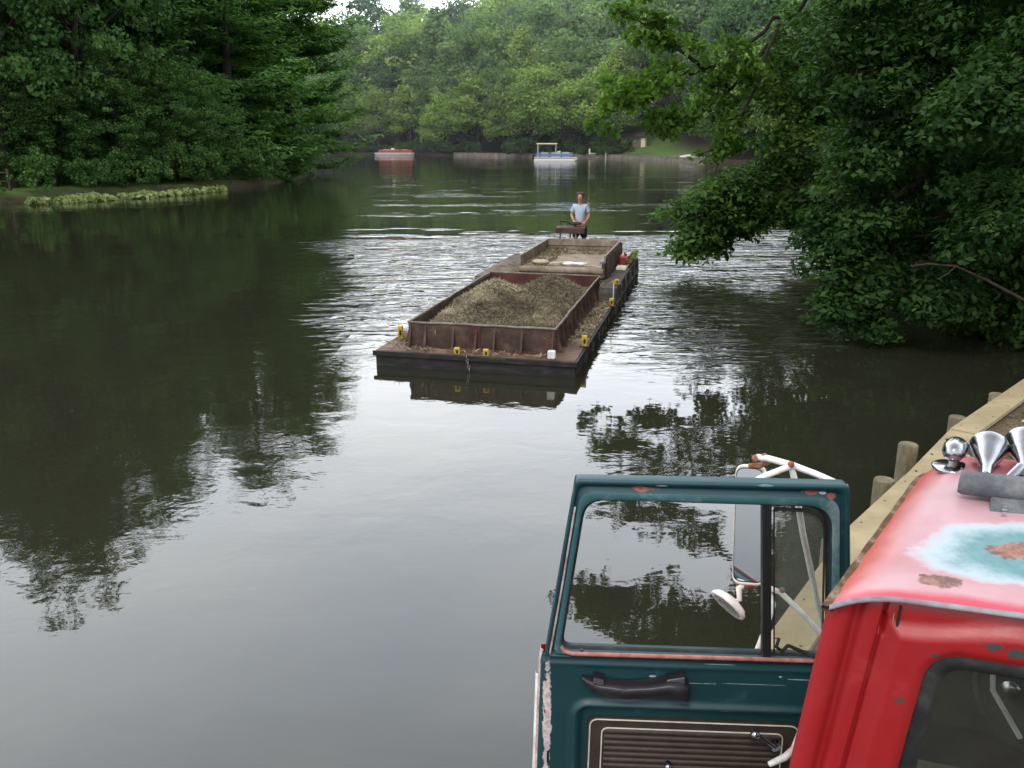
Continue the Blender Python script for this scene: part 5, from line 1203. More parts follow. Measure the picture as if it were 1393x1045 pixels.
for sg in (0, 1):
    mb = MB(); L = []
    for t_, hh_ in ((1.32, .12), (1.55, .30), (1.85, .42), (2.2, .42), (2.6, .34), (2.9, .16)):
        s_in, s_out = (.22, -.06) if sg == 0 else (1.42, 1.70); zt = -1.48 + hh_
        L.append([CW(s_in, t_, zt + .08), CW((s_in * .5 + s_out * .5), t_, zt + .06), CW(s_out, t_, zt - .03), CW(s_out, t_, zt - .30)])
    mb.loops(L, closed=False); mb.build('wing', M['red'], tk)
    hc = CW(.12 if sg == 0 else 1.52, 2.88, -1.35); h_ = MB().lathe([(.001, .03), (.07, .02), (.10, -.01), (.11, -.06)], hc, axis=tuple(fV), n=16).build('headlight', M['chrome'], tk)
mb = MB(); cbox(mb, .24, 1.40, 2.80, 2.86, -1.55, -.99)
mb.build('grille_surround', M['red'], tk, .02); mb = MB()
for k in range(7): cbox(mb, .30, 1.34, 2.862, 2.875, -1.50 + k * .07, -1.47 + k * .07)
mb.build('grille', M['chrome_dull'], tk); cbox(MB(), -.02, 1.66, 2.98, 3.08, -1.80, -1.62).build('bumper', M['white_worn'], tk, .02)
mb = MB(); cbox(mb, .35, .43, -3.8, 2.9, -1.78, -1.62); cbox(mb, 1.21, 1.29, -3.8, 2.9, -1.78, -1.62); mb.build('chassis', M['black'], tk)
for s_, t_ in ((.10, 2.2), (1.54, 2.2), (.10, -2.6), (1.54, -2.6)):
    w0 = CW(s_, t_, -1.92); w_t = MB().lathe([(.24, -.11), (.40, -.12), (.43, -.08), (.43, .08), (.40, .12), (.24, .11)], w0, axis=tuple(np.cross(fV, [0, 0, 1])), n=28).build('wheel', M['rubber'], tk)
    rim_ = MB().lathe([(.001, -.04), (.10, -.05), (.15, .0), (.24, -.09)], w0, axis=tuple(np.cross(fV, [0, 0, 1])), n=20).build('rim', M['white_worn'], w_t)
cbox(MB(), -.06, 1.70, -4.2, -.45, -1.58, -1.50).build('flat_bed', M['tray_out'], tk, .01)

# --- rear window: rubber gasket, glass, reflections come from the surroundings
def rloop(x0, x1, z0, z1, r, off_, n=8):
    L = []
    for cx, cz, a0 in ((x1 - r, z1 - r, 0), (x0 + r, z1 - r, 90), (x0 + r, z0 + r, 180), (x1 - r, z0 + r, 270)):
        for k in range(n + 1):
            a = R_(a0 + 90 * k / n); x = cx + r * math.cos(a); z = cz + r * math.sin(a)
            q = CW(x + float(edge_s(np.array(z))), 0, z) + nW * off_; L.append(q)
    return L
mb = MB(); prof = [(-.008, .002), (-.010, .012), (.0, .018), (.012, .016), (.022, .010), (.030, .000), (.032, -.010)]
mb.loops([rloop(wx0 + a, wx1 - a, wz0 + a, wz1 - a, .055 - a * .6 + .004, o_ ) for a, o_ in prof]); mb.build('window_gasket', M['rubber'], tk)
mb = MB(); mb.add(rloop(wx0 + .028, wx1 - .028, wz0 + .028, wz1 - .028, .042, -.006), [tuple(range(36))]); mb.build('rear_window', M['glass'], tk)

# --- roof
m, nt, o = newmat('roof_paint')
at = N(nt, 'ShaderNodeAttribute', _attribute_name='st'); sp_ = nt.nodes.new('ShaderNodeSeparateXYZ'); nt.links.new(at.outputs['Vector'], sp_.inputs[0])
n1 = noise(nt, 7, 6, .65); n2 = noise(nt, 26, 6, .7); n3 = noise(nt, 2.2, 4, .6); S_o, T_o = sp_.outputs[0], sp_.outputs[1]
def ell(cs, ct, rs_, rt_, wob):   # distance in ellipse units plus noise
    a = mth(nt, 'DIVIDE', mth(nt, 'SUBTRACT', S_o, cs), rs_); b = mth(nt, 'DIVIDE', mth(nt, 'SUBTRACT', T_o, ct), rt_)
    d = mth(nt, 'SQRT', mth(nt, 'ADD', mth(nt, 'POWER', mth(nt, 'ABSOLUTE', a), 2.6), mth(nt, 'POWER', mth(nt, 'ABSOLUTE', b), 2.6)))
    return mth(nt, 'ADD', d, mth(nt, 'MULTIPLY', mth(nt, 'SUBTRACT', mth(nt, 'ADD', mth(nt, 'MULTIPLY', n1, .6), mth(nt, 'MULTIPLY', n2, .4)), .5), wob))
pink = ramp(nt, n3, [(.3, (.37, .16, .17)), (.7, (.46, .32, .34))])
edge_red = ramp(nt, mth(nt, 'ADD', S_o, mth(nt, 'MULTIPLY', mth(nt, 'SUBTRACT', n1, .5), .05)), [(.0, (1, 1, 1)), (.10, (0, 0, 0))])
c = mixc(nt, edge_red, pink, (.46, .07, .045))
front_red = ramp(nt, mth(nt, 'ADD', T_o, mth(nt, 'MULTIPLY', mth(nt, 'SUBTRACT', n1, .5), .1)), [(.62, (0, 0, 0)), (.86, (.6, .6, .6))])
c = mixc(nt, front_red, c, (.50, .05, .06))
rear_red = ramp(nt, mth(nt, 'ADD', T_o, mth(nt, 'MULTIPLY', mth(nt, 'SUBTRACT', n1, .5), .03)), [(.0, (1, 1, 1)), (.022, (0, 0, 0))])
c = mixc(nt, rear_red, c, (.45, .05, .08))
d = ell(.46, .245, .34, .185, .8)
c = mixc(nt, ramp(nt, d, [(.84, (1, 1, 1)), (1.34, (0, 0, 0))]), c, (.42, .47, .50))
c = mixc(nt, ramp(nt, d, [(.55, (1, 1, 1)), (.95, (0, 0, 0))]), c, ramp(nt, n2, [(.3, (.07, .17, .18)), (.7, (.12, .24, .25))]))
for (cs_, ct_, a_, b_) in ((.36, .26, .085, .05), (.20, .06, .05, .025), (.52, .16, .05, .03), (.42, .05, .06, .03)):
    dd = ell(cs_, ct_, a_, b_, 4.5); c = mixc(nt, ramp(nt, dd, [(.75, (1, 1, 1)), (.95, (0, 0, 0))]), c, ramp(nt, n2, [(.4, (.10, .04, .025)), (.6, (.33, .14, .10))]))
c = mixc(nt, ramp(nt, n2, [(.71, (0, 0, 0)), (.75, (.7, .7, .7))]), c, (.16, .06, .05))
prin(nt, o, c, ramp(nt, n1, [(.3, (.28,) * 3), (.7, (.5,) * 3)]), 0, .5, bump(nt, n1, .001)); M['roof'] = m
sS = np.concatenate([np.linspace(0, .2, 34), np.linspace(.22, 1.44, 50), np.linspace(1.46, 1.66, 24)]); tT = np.concatenate([np.linspace(-.012, .08, 16), np.linspace(.10, .82, 36), np.linspace(.84, 1.06, 26)])
SG, TG = np.meshgrid(sS, tT)
SGx = SG + np.where(TG > .90, (.83 - SG) / .83 * .16 * ((TG - .90) / .16) ** 2, 0)   # rounded front corners in plan
RZ = roof_z(SG, TG)
P = np.stack([CW(0, 0, 0)[0] + rV[0] * SGx + fV[0] * TG, CW(0, 0, 0)[1] + rV[1] * SGx + fV[1] * TG, 2.8 + RZ], -1)
rf_ = grid_obj('roof', P, M['roof'], tk, attrs={'st': np.stack([SG, TG, TG * 0], -1).reshape(-1, 3)})
# ceiling underside keeps the sky out of the cab
P2 = P.copy(); P2[..., 2] -= .02; P2 = P2[3:-3, 3:-3]; grid_obj('headlining', P2[::4, ::4], M['dark_in'], tk)
rz_ = lambda s, t: float(roof_z(np.array(s), np.array(t)))
# rolled edge: overhanging lip along the back, rusted gutter along the side
mb = MB(); ss_ = np.linspace(0, 1.66, 60); Ls = []
for do, dz in ((.004, .003), (.011, .0), (.014, -.005), (.009, -.009), (-.02, -.008)):
    Ls.append([CW(s, -.012, rz_(s, -.012) + dz) + nW * do for s in ss_])
mb.loops(Ls, closed=False); mb.build('roof_lip', M['lip'], tk)
mb = MB(); tt_ = np.linspace(-.02, 1.0, 50); Ls = []
for ds, dz in ((.008, .005), (-.003, .001), (-.010, .003), (-.014, .0), (-.014, -.008), (-.004, -.012), (.01, -.012)):
    Ls.append([CW(ds + (.83 * .16 / .83) * max(0, (t - .90) / .16) ** 2, t, rz_(0, t) + dz + .0015 * math.sin(t * 40)) for t in tt_])
mb.loops(Ls, closed=False); mb.build('rain_gutter', M['rust_edge'], tk)
mb = MB(); mb.loops([[CW(s, -.012, rz_(s, -.012) - .012) + nW * d_ for s in ss_] for d_ in (-.0, -.012)], closed=False)
mb.build('eave_seam', M['red'], tk)  # red strip closing the roof lip underneath

# --- roof furniture: bullet lamp, trumpets, cast lamp housing
def RT(px, py, z): p = at_z(px, py, z); q = p - R0; # solve s,t in the skewed frame
def onroof(px, py, z=2.88):
    q = at_z(px, py, z) - R0; A_ = np.array([[rV[0], fV[0]], [rV[1], fV[1]]]); st = np.linalg.solve(A_, q[:2]); return float(st[0]), float(st[1])
s_, t_ = onroof(1294, 641, 2.87); zr_ = 2.8 + rz_(s_, t_); print('lamp', s_, t_, zr_)
fwd = Vector(tuple(fV)); cL = Vector(tuple(CW(s_, t_, 0))); cL.z = zr_
lamp = MB().lathe([(.052, -.004), (.055, .004), (.05, .008), (.012, .010)], cL, n=24).tube([cL, cL + Vector((0, 0, .035))], [.016, .012], 10).build('bullet_lamp', M['chrome'], tk)
MB().lathe([(.0, -.048), (.012, -.045), (.025, -.031), (.031, -.012), (.033, .016), (.033, .028), (.028, .037), (.015, .044), (.0, .047)], cL + Vector((0, 0, .055)), axis=tuple(fV), n=24).build('lamp_body', M['chrome'], lamp)
def trumpet(px, py, zz_, lean, k, tub):
    s_, t_ = onroof(px, py, zz_); c = Vector(tuple(CW(s_, t_, 0))); c.z = zz_
    ax_ = (Vector(tuple(fV)) + Vector(tuple(rV)) * lean + Vector((0, 0, .22))).normalized()
    h_ = MB().lathe([(.066 * k, .02), (.068 * k, .014), (.060 * k, .0), (.052 * k, -.02), (.040 * k, -.05), (.028 * k, -.075), (.020 * k, -.10), (.015, -.13), (.013, -.15)], c, axis=tuple(ax_), n=28)
    e = c - ax_ * .14; h_.tube([e, e - ax_ * .05 + Vector((0, 0, .01)), e - ax_ * .06 + Vector(tuple(rV)) * tub + Vector((0, 0, .02)), e + Vector(tuple(rV)) * tub * 1.6 + Vector((0, 0, .035))], [.014, .015, .015, .014], 10)
    o_ = h_.build('air_horn', M['chrome'], tk)
    f_ = c - ax_ * .10; rzz = 2.8 + rz_(*onroof(px, py + 22, 2.88)) if False else 2.86
    MB().tube([f_, Vector((f_.x, f_.y, rzz))], [.012, .016], 8).build('bracket', M['chrome_dull'], o_)
trumpet(1345, 612, 2.94, -.12, .78, .05)
trumpet(1394, 606, 2.955, -.12, .78, .05)
pA = at_z(1306, 655, 2.93); Lr = Vector(tuple(rV)).normalized(); base = Vector(tuple(pA)); 
hs = MB(); sec = [(-.030, -.026), (-.034, 0), (-.024, .024), (0, .032), (.024, .024), (.034, 0), (.030, -.026)]
Ls = []; fz = Vector((fV[0], fV[1], 0))
for k, (x, sc_) in enumerate([(0, .82), (.012, .97), (.05, 1), (.10, 1), (.16, 1), (.22, 1), (.30, 1), (.345, .97), (.355, .82)]):
    Ls.append([base + Lr * x + fz * a * sc_ + Vector((0, 0, b * sc_)) for a, b in sec])
hs.loops(Ls); hs.add(Ls[0], [tuple(range(7))]); hs.add(Ls[-1], [tuple(range(7))])
hb = hs.build('marker_lamp_housing', M['cast'], tk)
st_ = MB(); x0, x1 = .078, .182; zb = 2.875; B_ = base - Vector((0, 0, base.z))
st_.hexa([B_ + Lr * (x0 + .01) - fz * .10 + Vector((0, 0, zb)), B_ + Lr * (x1 - .01) - fz * .10 + Vector((0, 0, zb)), B_ + Lr * (x1 - .01) + fz * .05 + Vector((0, 0, zb)), B_ + Lr * (x0 + .01) + fz * .05 + Vector((0, 0, zb))],
         [B_ + Lr * x0 - fz * .026 + Vector((0, 0, base.z - .02)), B_ + Lr * x1 - fz * .026 + Vector((0, 0, base.z - .02)), B_ + Lr * x1 + fz * .03 + Vector((0, 0, base.z - .02)), B_ + Lr * x0 + fz * .03 + Vector((0, 0, base.z - .02))])
st_.build('stem', M['cast'], hb, .006); 
st_ = MB(); cc_ = B_ + Lr * .125 - fz * .02; st_.lathe([(.062, zb - .012), (.062, zb - .004), (.03, zb + .006)], cc_, n=20); st_.build('foot', M['rubber'], hb)
st_ = MB(); Mx = Matrix((Lr, fz, Vector((0, 0, 1)))).transposed()
for k, w_ in enumerate((.012, .008, .012, .007, .012)): st_.box(B_ + Lr * .122 - fz * .1025 + Vector((0, 0, zb + .012 + .0085 * k)), (w_, .003, .004), Mx)
st_.build('cast_mark', M['chrome_dull'], hb)

# --- open door, built in its own plane
zD = 2.75; T1 = at_z(1155, 660, zD); T2 = at_z(783, 652, zD); dU = (T1 - T2) / np.linalg.norm(T1 - T2); dN = np.cross(dU, [0, 0, 1])
def DP(px, py, w=0.0): p = at_plane(px, py, T2 + dN * w, dN); return float((p - T2) @ dU), float(p[2] - zD)
def DW(u, v, w=0.0): return T2 + dU * u + dN * w + np.array([0, 0, v])
def rquad(c, rad, n=7):   # rounded quad, corners TL TR BR BL as (u,v)
    out_ = []
    for i in range(4):
        p = np.array(c[i]); a = np.array(c[i - 1]) - p; b = np.array(c[(i + 1) % 4]) - p; a /= np.linalg.norm(a); b /= np.linalg.norm(b); r = rad[i]
        for k in range(n + 1):
            t_ = k / n; q0 = p + a * r; q2 = p + b * r; out_.append((1 - t_) ** 2 * q0 + 2 * t_ * (1 - t_) * p + t_ * t_ * q2)
    return out_
O_ = [DP(783, 652), DP(1156, 660), DP(1158, 903), DP(741, 893)]; I_ = [DP(795, 680), DP(1130, 690), DP(1127, 896), DP(762, 884)]
lo_ = rquad(O_, [.012, .016, .01, .01]); li_ = rquad(I_, [.07, .085, .03, .045])
def blend(a, b, f): return [x * (1 - f) + y * f for x, y in zip(a, b)]
def L3(l, w): return [DW(p[0], p[1], w) for p in l]
mb = MB(); mb.loops([L3(lo_, -.045), L3(lo_, -.002), L3(blend(lo_, li_, .05), .004), L3(blend(lo_, li_, .22), .004), L3(blend(lo_, li_, .28), -.006), L3(blend(lo_, li_, .42), -.010), L3(blend(lo_, li_, .60), .006), L3(blend(lo_, li_, .80), .010), L3(blend(lo_, li_, .95), .002), L3(li_, -.012), L3(li_, -.045), L3(lo_, -.045)], smooth=True)
def spotted(base, name, spots, dark=(.14, .05, .03), halo=None):
    m = M[base].copy(); m.name = name; nt = m.node_tree; pb = [n for n in nt.nodes if n.type == 'BSDF_PRINCIPLED'][0]; src = pb.inputs['Base Color'].links[0].from_socket
    ge = nt.nodes.new('ShaderNodeNewGeometry'); nA = noise(nt, 30, 5, .7); nB = noise(nt, 60, 4, .6)
    for c_, ru, rv_, col in spots:
        sb = nt.nodes.new('ShaderNodeVectorMath'); sb.operation = 'SUBTRACT'; nt.links.new(ge.outputs['Position'], sb.inputs[0]); sb.inputs[1].default_value = tuple(c_)
        dd = []
        for ax_, r_ in ((tuple(dU), ru), ((0, 0, 1), rv_)):
            dt = nt.nodes.new('ShaderNodeVectorMath'); dt.operation = 'DOT_PRODUCT'; nt.links.new(sb.outputs[0], dt.inputs[0]); dt.inputs[1].default_value = ax_
            dd.append(mth(nt, 'DIVIDE', dt.outputs['Value'], r_))
        d = mth(nt, 'ADD', mth(nt, 'SQRT', mth(nt, 'ADD', mth(nt, 'MULTIPLY', dd[0], dd[0]), mth(nt, 'MULTIPLY', dd[1], dd[1]))), mth(nt, 'MULTIPLY', mth(nt, 'SUBTRACT', nA, .5), 2.6))
        src = mixc(nt, ramp(nt, d, [(.8, (1, 1, 1)), (1.05, (0, 0, 0))]), src, ramp(nt, nB, [(.35, col), (.7, tuple(min(1, x * 2.1) for x in col))]))
    nt.links.new(src, pb.inputs['Base Color']); M[name] = m; return m
def dpt(px, py): return at_plane(px, py, T2, dN)
RU_ = (.16, .055, .03); PAL = (.34, .36, .36)
spotted('teal', 'teal_spotted', [(dpt(875, 666), .040, .009, RU_), (dpt(1104, 671), .03, .008, RU_), (dpt(1132, 676), .018, .010, RU_), (dpt(776, 668), .010, .03, (.22, .14, .13)), (dpt(900, 661), .02, .003, PAL),
    (dpt(1120, 672), .012, .004, PAL), (dpt(1010, 906), .012, .003, PAL), (dpt(985, 913), .006, .003, PAL), (dpt(800, 650), .02, .003, RU_), (dpt(1040, 660), .03, .004, (.07, .14, .15)), (dpt(905, 905), .035, .004, (.02, .025, .03))])
door = mb.build('door', M['teal_spotted'], tk)
lf = [DP(x, y) for x, y in ((781, 690), (772, 745), (763, 800), (754, 850), (746, 893))]
MB().tube([DW(u + .003, v, -.001) for u, v in lf], .0042, 6).build('edge_wear', M['jamb'], door)
# light strips on the frame: bevel highlight put into the teal, plus wear
mb = MB(); mb.loops([L3(blend(lo_, li_, .56), .0085), L3(blend(lo_, li_, .78), .0135), L3(blend(lo_, li_, .93), .0065)], smooth=True); mb.build('window_surround', M['teal_highlight'], door)
mb = MB(); lc = [p for p in li_]; ctr = sum(lc) / len(lc)
def inset(l, d): return [p + (ctr - p) / np.linalg.norm(ctr - p) * d for p in l]
mb.loops([L3(inset(li_, -.003), -.006), L3(inset(li_, .006), -.010), L3(inset(li_, .009), -.022), L3(inset(li_, -.002), -.034)]); mb.build('window_seal', M['rubber'], door)
# lower door sheet
u0 = lambda v: np.interp(v, [-1.75, -1.15, -.70, -.60], [-.13, -.118, -.108, -.095])
VV = np.concatenate([np.linspace(O_[3][1] + .006, -1.2, 120), np.linspace(-1.21, -1.75, 20)]); UU = np.linspace(0, 1, 150)
UG, VG = np.meshgrid(UU, VV); Ua = u0(VG) + (.872 - u0(VG)) * UG
b0 = DP(783, 957); b1 = DP(800, 978)
dB = rbox(Ua, VG, b0[0], .93, -1.62, b0[1], .05)
Wd = -.004 + .016 * np.exp(-((dB + .0) / .013) ** 2) - .016 * sstep(-dB, .0, .03) - .012 * sstep(VG, O_[3][1] - .035, O_[3][1] - .004) * 0
e_ = np.minimum(Ua - u0(VG), 10); Wd -= .028 * (1 - np.clip(e_ / .022, 0, 1)) ** 2 ; Wd += .006 * np.exp(-((VG - (O_[3][1] - .028)) / .010) ** 2)
P = T2[None, None, :] + dU * Ua[..., None] + dN * Wd[..., None]; P[..., 2] = zD + VG
spotted('teal', 'teal_sheet', [(dpt(925, 930), .11, .0012, PAL), (dpt(1020, 932), .12, .0016, (.16, .20, .18)), (dpt(1090, 926), .05, .0015, PAL), (dpt(888, 921), .012, .003, PAL), (dpt(1062, 922), .006, .003, PAL), (dpt(980, 905), .05, .002, (.12, .18, .19)),
    (dpt(992, 966), .03, .002, PAL), (dpt(744, 980), .015, .26, (.36, .30, .29)), (dpt(741, 968), .004, .012, (.18, .07, .03)), (dpt(884, 912), .02, .004, (.01, .015, .02))])
grid_obj('inner_sheet', P, M['teal_sheet'], door)
mb = MB(); vv_ = np.linspace(O_[3][1] + .01, -1.75, 40)
mb.loops([[DW(float(u0(v)) + a, v, w) for v in vv_] for a, w in ((.004, -.026), (-.004, -.034), (-.006, -.06))], closed=False); mb.build('door_edge', M['jamb'], door)
mb = MB(); mb.loops([[DW(float(u0(v)) + a, v, w) for v in vv_[4:]] for a, w in ((-.006, -.048), (-.013, -.052), (-.015, -.068))], closed=False); mb.build('edge_trim', M['white_tube'], door)
mb = MB(); mb.loops([[DW(float(u0(v)) - .004, v, -.058) for v in vv_], [DW(.872, v, -.058) for v in vv_]], closed=False); mb.build('outer_sheet', M['red'], door)
for (px, py) in ((739, 966), (740, 1000)): q = DP(px, py, -.03); MB().lathe([(.006, -.004), (.006, .003), (0, .004)], DW(*q, -.028), axis=tuple(dN), n=8).build('screw', M['rust_joint'], door)
q = DP(747, 1028, -.01); MB().box(DW(q[0], q[1], -.012), (.022, .016, .055)).build('striker', M['black'], door, .003)
# sill strips at the window base
a = DP(764, 886); b = DP(1112, 899)
MB().tube([DW(a[0] - .004, a[1] + .022, .004), DW(a[0] + .008, a[1] + .004, .006), DW(a[0] + .035, a[1] - .003, .008), DW(b[0], b[1] + .004, .008)], .0075, 6).build('sill_felt', M['sill'], door)
MB().tube([DW(a[0] + .03, a[1] - .016, .002), DW(b[0], b[1] - .012, .002)], .0035, 5).build('sill_seam', M['rubber'], door)
q = DP(791, 893, .006); MB().tube([DW(*q, .0), DW(q[0], q[1] + .012, .0), DW(q[0], q[1] + .024, .0)], [.004, .003, .005], 8).build('lock_knob', M['black'], door)
# vent window: divider bar, glass, frame and catch
a = DP(1043, 686); b = DP(1043, 898)
mb = MB(); hw = .0145
mb.hexa([DW(b[0] - hw, b[1], -.03), DW(b[0] + hw, b[1], -.03), DW(b[0] + hw, b[1], .004), DW(b[0] - hw, b[1], .004)], [DW(a[0] - hw, a[1] + .01, -.03), DW(a[0] + hw, a[1] + .01, -.03), DW(a[0] + hw, a[1] + .01, .004), DW(a[0] - hw, a[1] + .01, .004)])
mb.build('division_bar', M['black'], door, .003)
vq = [DP(1052, 690, -.02), DP(1122, 694, -.02), DP(1118, 894, -.02), DP(1052, 893, -.02)]
vl = rquad(vq, [.01, .07, .02, .01]); mb = MB(); mb.add(L3(vl, -.02), [tuple(range(len(vl)))]); mb.build('vent_glass', M['vent_glass'], door)
vc = sum(vl) / len(vl); ins = lambda d: [p + (vc - p) / np.linalg.norm(vc - p) * d for p in vl]
mb = MB(); mb.loops([L3(ins(-.006), -.012), L3(ins(.006), -.006), L3(ins(.010), -.016), L3(ins(.004), -.026)]); mb.build('vent_seal', M['rubber'], door)
a1_, a2_, a3_, a4_ = [DW(*DP(x, y, .01), .01) for x, y in ((1118, 897), (1090, 886), (1072, 878), (1060, 868))]
MB().tube([a1_, a2_, a3_], [.008, .007, .006], 8).tube([a3_, DW(*DP(1064, 886, .015), .015), DW(*DP(1056, 880, .02), .02), a4_], [.006, .007, .006, .005], 8).build('vent_catch', M['rubber'], door)
# armrest: black moulded pull
ar = MB(); prof_ = [(792, 928, .012, .3), (800, 932, .03, .7), (815, 936, .045, .9), (850, 940, .05, 1), (885, 938, .05, .95), (908, 934, .055, 1.05), (925, 936, .06, 1.25), (934, 940, .058, 1.3), (938, 944, .04, 1.1)]
Ls = []
for px, py, wd, k in prof_:
    u, v = DP(px, py, .03); hh_ = .024 * k
    Ls.append([DW(u, v + hh_, .0), DW(u, v + hh_, wd * .7), DW(u, v + hh_ * .7, wd), DW(u, v, wd * 1.08), DW(u, v - hh_ * .8, wd), DW(u, v - hh_ * 1.3, wd * .55), DW(u, v - hh_ * 1.45, .0)])
ar.loops(Ls, closed=False); ar.add(Ls[0], [tuple(range(7))]); ar.add(Ls[-1], [tuple(range(7))])
for px, py, px2, py2 in ((806, 922, 822, 926), (905, 925, 932, 922)):
    a = DP(px, py, .03); b = DP(px2, py2, .03); ar.hexa([DW(a[0], a[1] - .015, .0), DW(b[0], b[1] - .015, .0), DW(b[0], b[1] - .015, .045), DW(a[0], a[1] - .015, .045)], [DW(a[0] + .004, a[1] + .006, .0), DW(b[0], b[1] + .008, .0), DW(b[0], b[1] + .006, .036), DW(a[0] + .004, a[1] + .004, .036)])
M['arm'] = simple('armrest_black', (.020, .016, .020), .38, 0, .4, 12, .002)
ar.build('armrest', M['arm'], door, .004)
# trim card with piping and ribs
k0 = DP(800, 977, .0); wc_ = -.012
cu0, cv1, cu1, cv0 = k0[0], k0[1], .80, -1.62
mb = MB(); kq = rquad([(cu0, cv1), (cu1, cv1 - .0), (cu1, cv0), (cu0 - .01, cv0)], [.03, .03, .03, .03]); mb.prism([DW(p[0], p[1], wc_ - .006) for p in kq][::-1], tuple(dN * .010)); card = mb.build('trim_card', M['card'], door)
def pipe(l, w, r): MB().tube([DW(p[0], p[1], w) for p in l] + [DW(l[0][0], l[0][1], w)], r, 6, cap=False).build('piping', M['piping'], card)
i1 = rquad([(cu0 + .008, cv1 - .008), (cu1 - .008, cv1 - .008), (cu1 - .008, cv0 + .01), (cu0, cv0 + .01)], [.03, .035, .03, .03]); pipe(i1, wc_ + .006, .0028)
i2 = rquad([(cu0 + .05, cv1 - .042), (cu1 - .06, cv1 - .042), (cu1 - .06, cv0 + .06), (cu0 + .045, cv0 + .06)], [.025, .025, .02, .02]); pipe(i2, wc_ + .006, .0028)
mb = MB(); v = cv1 - .056
while v > cv0 + .08:
    mb.tube([DW(cu0 + .058, v, wc_ + .0), DW(cu1 - .066, v, wc_ + .0)], .0105, 8); v -= .024
mb.build('ribbed_insert', M['card'], card)
a = DW(*DP(1027, 999, .05), .05); b = DW(*DP(1056, 1018, .02), .02)
MB().tube([b - dN * .03, b], [.016, .016], 12).tube([b, (a + b) / 2 - dN * .004, a - dN * .01], [.009, .007, .008], 8).lathe([(.0, -.016), (.012, -.012), (.016, 0), (.013, .012), (0, .016)], a, axis=tuple(dN), n=16).build('window_crank', M['chrome'], door)
a = DW(*DP(1085, 1012, .03), .03)
MB().tube([DW(*DP(1092, 985, .02), .02), DW(*DP(1080, 1018, .03), .03), DW(*DP(1068, 1030, .04), .04), DW(*DP(1046, 1040, .04), .04)], [.008, .011, .013, .010], 10).build('door_lever', M['white_tube'], door)
a = DW(*DP(909, 1043, .01), .01); MB().lathe([(.0, .014), (.011, .010), (.014, .0), (.014, -.02)], a, axis=tuple(dN), n=14).build('inner_handle', M['chrome'], door)

# --- wing mirrors on the far side of the open door
def MP(px, py, w): return Vector(tuple(at_plane(px, py, T2 + dN * w, dN)))
def tube_px(mb, pts, r, n=9): return mb.tube([MP(*p) for p in pts], r, n)
mir = MB(); w1 = -.30
mc = [MP(1010, 632, w1), MP(1040, 640, w1), MP(1040, 793, w1), MP(997, 790, w1)]
def rq3(c, rad, off3, n=6, sc=1.0):
    cen = sum(c, Vector()) / 4; c = [cen + (p - cen) * sc for p in c]; out_ = []
    for i in range(4):
        p = c[i]; a = (c[i - 1] - p).normalized(); b = (c[(i + 1) % 4] - p).normalized()
        for k in range(n + 1):
            t_ = k / n; out_.append((1 - t_) ** 2 * (p + a * rad) + 2 * t_ * (1 - t_) * p + t_ * t_ * (p + b * rad) + off3)
    return out_
mcen = at_plane(1018, 715, T2 + dN * w1, dN); nM = np.array([-.62, -.78, .09]); nM /= np.linalg.norm(nM)
mc = [Vector(tuple(at_plane(x, y, mcen, nM))) for x, y in ((1001, 631), (1041, 634), (1041, 798), (996, 794))]
nv = Vector(tuple(nM))
mir.loops([rq3(mc, .035, -nv * .025, sc=.90), rq3(mc, .035, -nv * .018, sc=.99), rq3(mc, .035, nv * .0, sc=1.0), rq3(mc, .035, nv * .005, sc=.985), rq3(mc, .035, nv * .004, sc=.955), rq3(mc, .035, -nv * .001, sc=.94)])
b_ = rq3(mc, .035, -nv * .025, sc=.90); mir.add(b_, [tuple(range(len(b_)))]); mirror = mir.build('side_mirror', M['white_tube'], tk)
g_ = rq3(mc, .035, nv * .001, sc=.955); MB().add(g_, [tuple(range(len(g_)))]).build('mirror_glass', M['mirror'], mirror)
g_ = rq3(mc, .035, nv * .0025, sc=.962); g2 = rq3(mc, .035, nv * .0035, sc=.938); MB().loops([g_, g2]).build('glass_seal', M['rubber'], mirror)
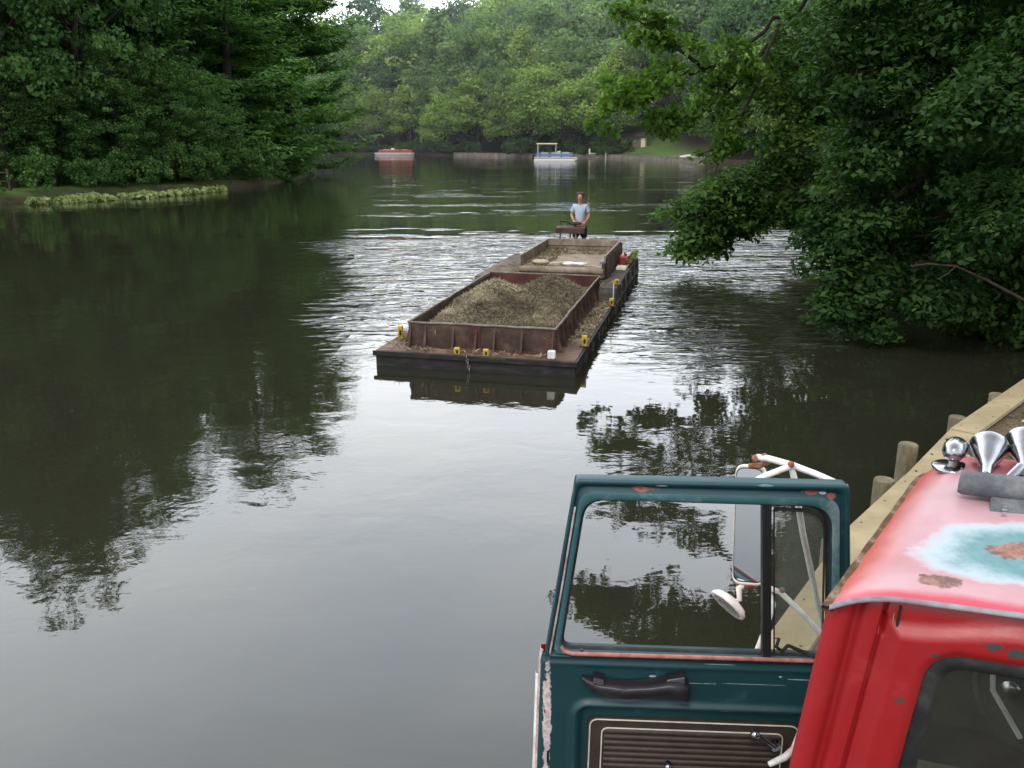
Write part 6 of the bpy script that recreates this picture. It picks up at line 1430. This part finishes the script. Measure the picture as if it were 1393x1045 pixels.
# round convex mirror below, seen nearly edge-on
rc = MP(991, 822, -.26); axr = Vector((.66, .66 * math.sin(PIT) + .20 * math.cos(PIT), .66 * math.cos(PIT) - .20 * math.sin(PIT))).normalized()
rm = MB().lathe([(.0, .030), (.03, .026), (.060, .016), (.072, .002), (.074, -.006), (.069, -.010)], rc, axis=tuple(axr), n=28).build('round_mirror', M['white_tube'], tk)
MB().lathe([(.0, -.014), (.04, -.012), (.069, -.009)], rc, axis=tuple(axr), n=28).build('mirror_glass', M['mirror'], rm)
mb = MB(); tube_px(mb, [(1010, 797, -.29), (1005, 800, -.28), (1006, 816, -.27), (998, 818, -.265)], [.010, .011, .010, .009]); mb.build('bracket', M['white_tube'], rm)
br = MB()
tube_px(br, [(1152, 663, -.05), (1110, 645, -.12), (1078, 633, -.18), (1046, 624, -.24), (1030, 622, -.28)], [.010, .011, .0115, .0115, .011])
tube_px(br, [(1010, 663, -.05), (1040, 648, -.10), (1076, 634, -.17)], [.009, .0105, .0105])
tube_px(br, [(1076, 634, -.175), (1080, 650, -.175), (1092, 725, -.15), (1112, 820, -.10), (1122, 862, -.07)], [.010, .011, .011, .010, .010])
tube_px(br, [(1028, 890, -.12), (1040, 860, -.16), (1052, 822, -.22), (1046, 806, -.27)], [.010, .0105, .0105, .010])
tube_px(br, [(1046, 800, -.28), (1062, 806, -.22), (1092, 835, -.14), (1122, 868, -.08)], [.010, .010, .010, .009])
br.build('mirror_bracket', M['white_tube'], tk)
jn = MB()
for px, py, w_, r in ((1028, 624, -.275, .015), (1040, 621, -.26, .012), (1076, 632, -.16, .012), (1064, 803, -.20, .011)):
    jn.lathe([(0, r), (r * .8, r * .6), (r, 0), (r * .8, -r * .6), (0, -r)], MP(px, py, w_), axis=(.2, -.6, .7), n=10)
tube_px(jn, [(1018, 634, -.29), (1032, 634, -.285), (1046, 628, -.28)], [.010, .011, .011]); tube_px(jn, [(1002, 796, -.30), (1016, 799, -.30), (1030, 797, -.30)], [.008, .009, .008])
jn.build('rusty_joint', M['rust_joint'], tk)
